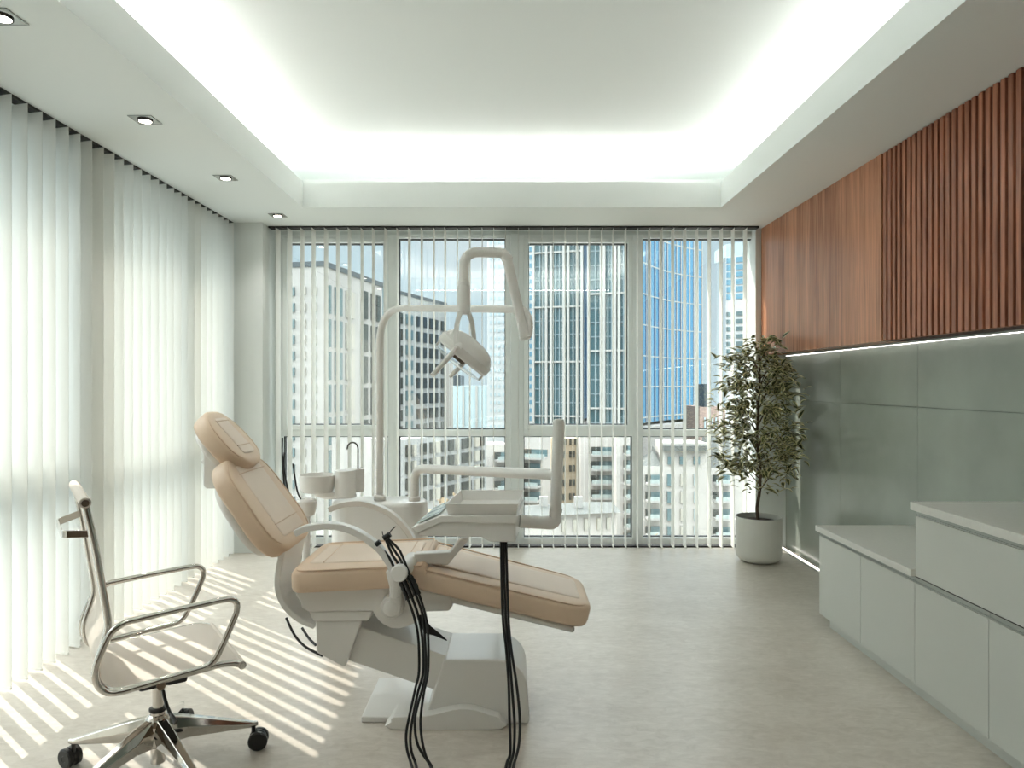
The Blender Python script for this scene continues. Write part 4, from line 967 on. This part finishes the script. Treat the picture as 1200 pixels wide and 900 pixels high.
# ================================================================ LIGHT, SKY, CAMERA
SUN_AZ = V((.77,-.64)); EL = math.radians(46)
s = bpy.data.lights.new('sun', 'SUN'); s.energy = 4.0; s.angle = math.radians(.28); s.color = (1.0,.93,.84)
so = bpy.data.objects.new('sun', s); COL.objects.link(so)
dv = V((SUN_AZ.x*math.cos(EL), SUN_AZ.y*math.cos(EL), -math.sin(EL))); so.rotation_euler = dv.to_track_quat('-Z', 'Y').to_euler(); so.location = (-12, 12, 16)
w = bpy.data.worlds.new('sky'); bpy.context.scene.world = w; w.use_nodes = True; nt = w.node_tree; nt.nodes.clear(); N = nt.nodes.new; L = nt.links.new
tc = N('ShaderNodeTexCoord'); sp = N('ShaderNodeSeparateXYZ'); L(tc.outputs['Generated'], sp.inputs[0])
gr = N('ShaderNodeValToRGB'); e = gr.color_ramp.elements
e[0].position = .0; e[0].color = (.50,.63,.68,1); e[1].position = .5; e[1].color = (.50,.53,.53,1); e3 = e.new(.24); e3.color = (.40,.54,.61,1)
L(sp.outputs['Z'], gr.inputs[0])
mp = N('ShaderNodeMapping'); mp.inputs['Scale'].default_value = (1.2,1.2,3.2); L(tc.outputs['Generated'], mp.inputs[0])
no = N('ShaderNodeTexNoise'); no.inputs['Scale'].default_value = 2.6; no.inputs['Detail'].default_value = 7; no.inputs['Roughness'].default_value = .55; L(mp.outputs[0], no.inputs['Vector'])
cr = N('ShaderNodeValToRGB'); cr.color_ramp.elements[0].position = .47; cr.color_ramp.elements[1].position = .72; L(no.outputs['Fac'], cr.inputs[0])
mx = N('ShaderNodeMix'); mx.data_type = 'RGBA'; L(cr.outputs[0], mx.inputs[0]); L(gr.outputs[0], mx.inputs[6]); mx.inputs[7].default_value = (.58,.63,.65,1)
# added brightness in the unseen sky, behind and overhead, to fill facades and room
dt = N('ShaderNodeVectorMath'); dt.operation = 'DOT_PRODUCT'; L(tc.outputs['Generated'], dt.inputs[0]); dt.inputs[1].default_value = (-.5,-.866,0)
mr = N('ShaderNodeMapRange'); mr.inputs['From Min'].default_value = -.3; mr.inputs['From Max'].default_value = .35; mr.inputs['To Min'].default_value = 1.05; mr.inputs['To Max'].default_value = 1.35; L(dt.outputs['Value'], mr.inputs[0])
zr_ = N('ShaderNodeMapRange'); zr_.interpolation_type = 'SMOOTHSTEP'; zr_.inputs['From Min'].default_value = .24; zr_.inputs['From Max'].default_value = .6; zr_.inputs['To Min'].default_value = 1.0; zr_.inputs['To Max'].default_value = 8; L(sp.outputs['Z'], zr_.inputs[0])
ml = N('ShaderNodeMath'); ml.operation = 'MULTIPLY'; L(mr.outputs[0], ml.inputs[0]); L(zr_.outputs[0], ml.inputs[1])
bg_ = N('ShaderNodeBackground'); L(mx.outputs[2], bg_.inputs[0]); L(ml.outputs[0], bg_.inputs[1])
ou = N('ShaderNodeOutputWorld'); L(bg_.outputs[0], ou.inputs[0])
cam = bpy.data.cameras.new('camera'); cam.sensor_width = 36; cam.lens = F/1200*36; cam.clip_end = 1000; cam.clip_start = .02
co = bpy.data.objects.new('camera', cam); COL.objects.link(co); co.location = (0,0,EYE); co.rotation_euler = (math.pi/2,0,0); bpy.context.scene.camera = co
sc = bpy.context.scene
sc.view_settings.view_transform = 'Standard'; sc.view_settings.look = 'None'; sc.view_settings.gamma = 1; sc.view_settings.use_curve_mapping = False; sc.view_settings.exposure = 0.56
sc.cycles.use_denoising = True; sc.cycles.max_bounces = 10; sc.cycles.diffuse_bounces = 6; sc.cycles.glossy_bounces = 4; sc.cycles.transparent_max_bounces = 24; sc.cycles.caustics_reflective = False; sc.cycles.caustics_refractive = False; sc.cycles.sample_clamp_indirect = 0
for o in list(bpy.data.objects):
    if 'zt' in o: del o['zt']
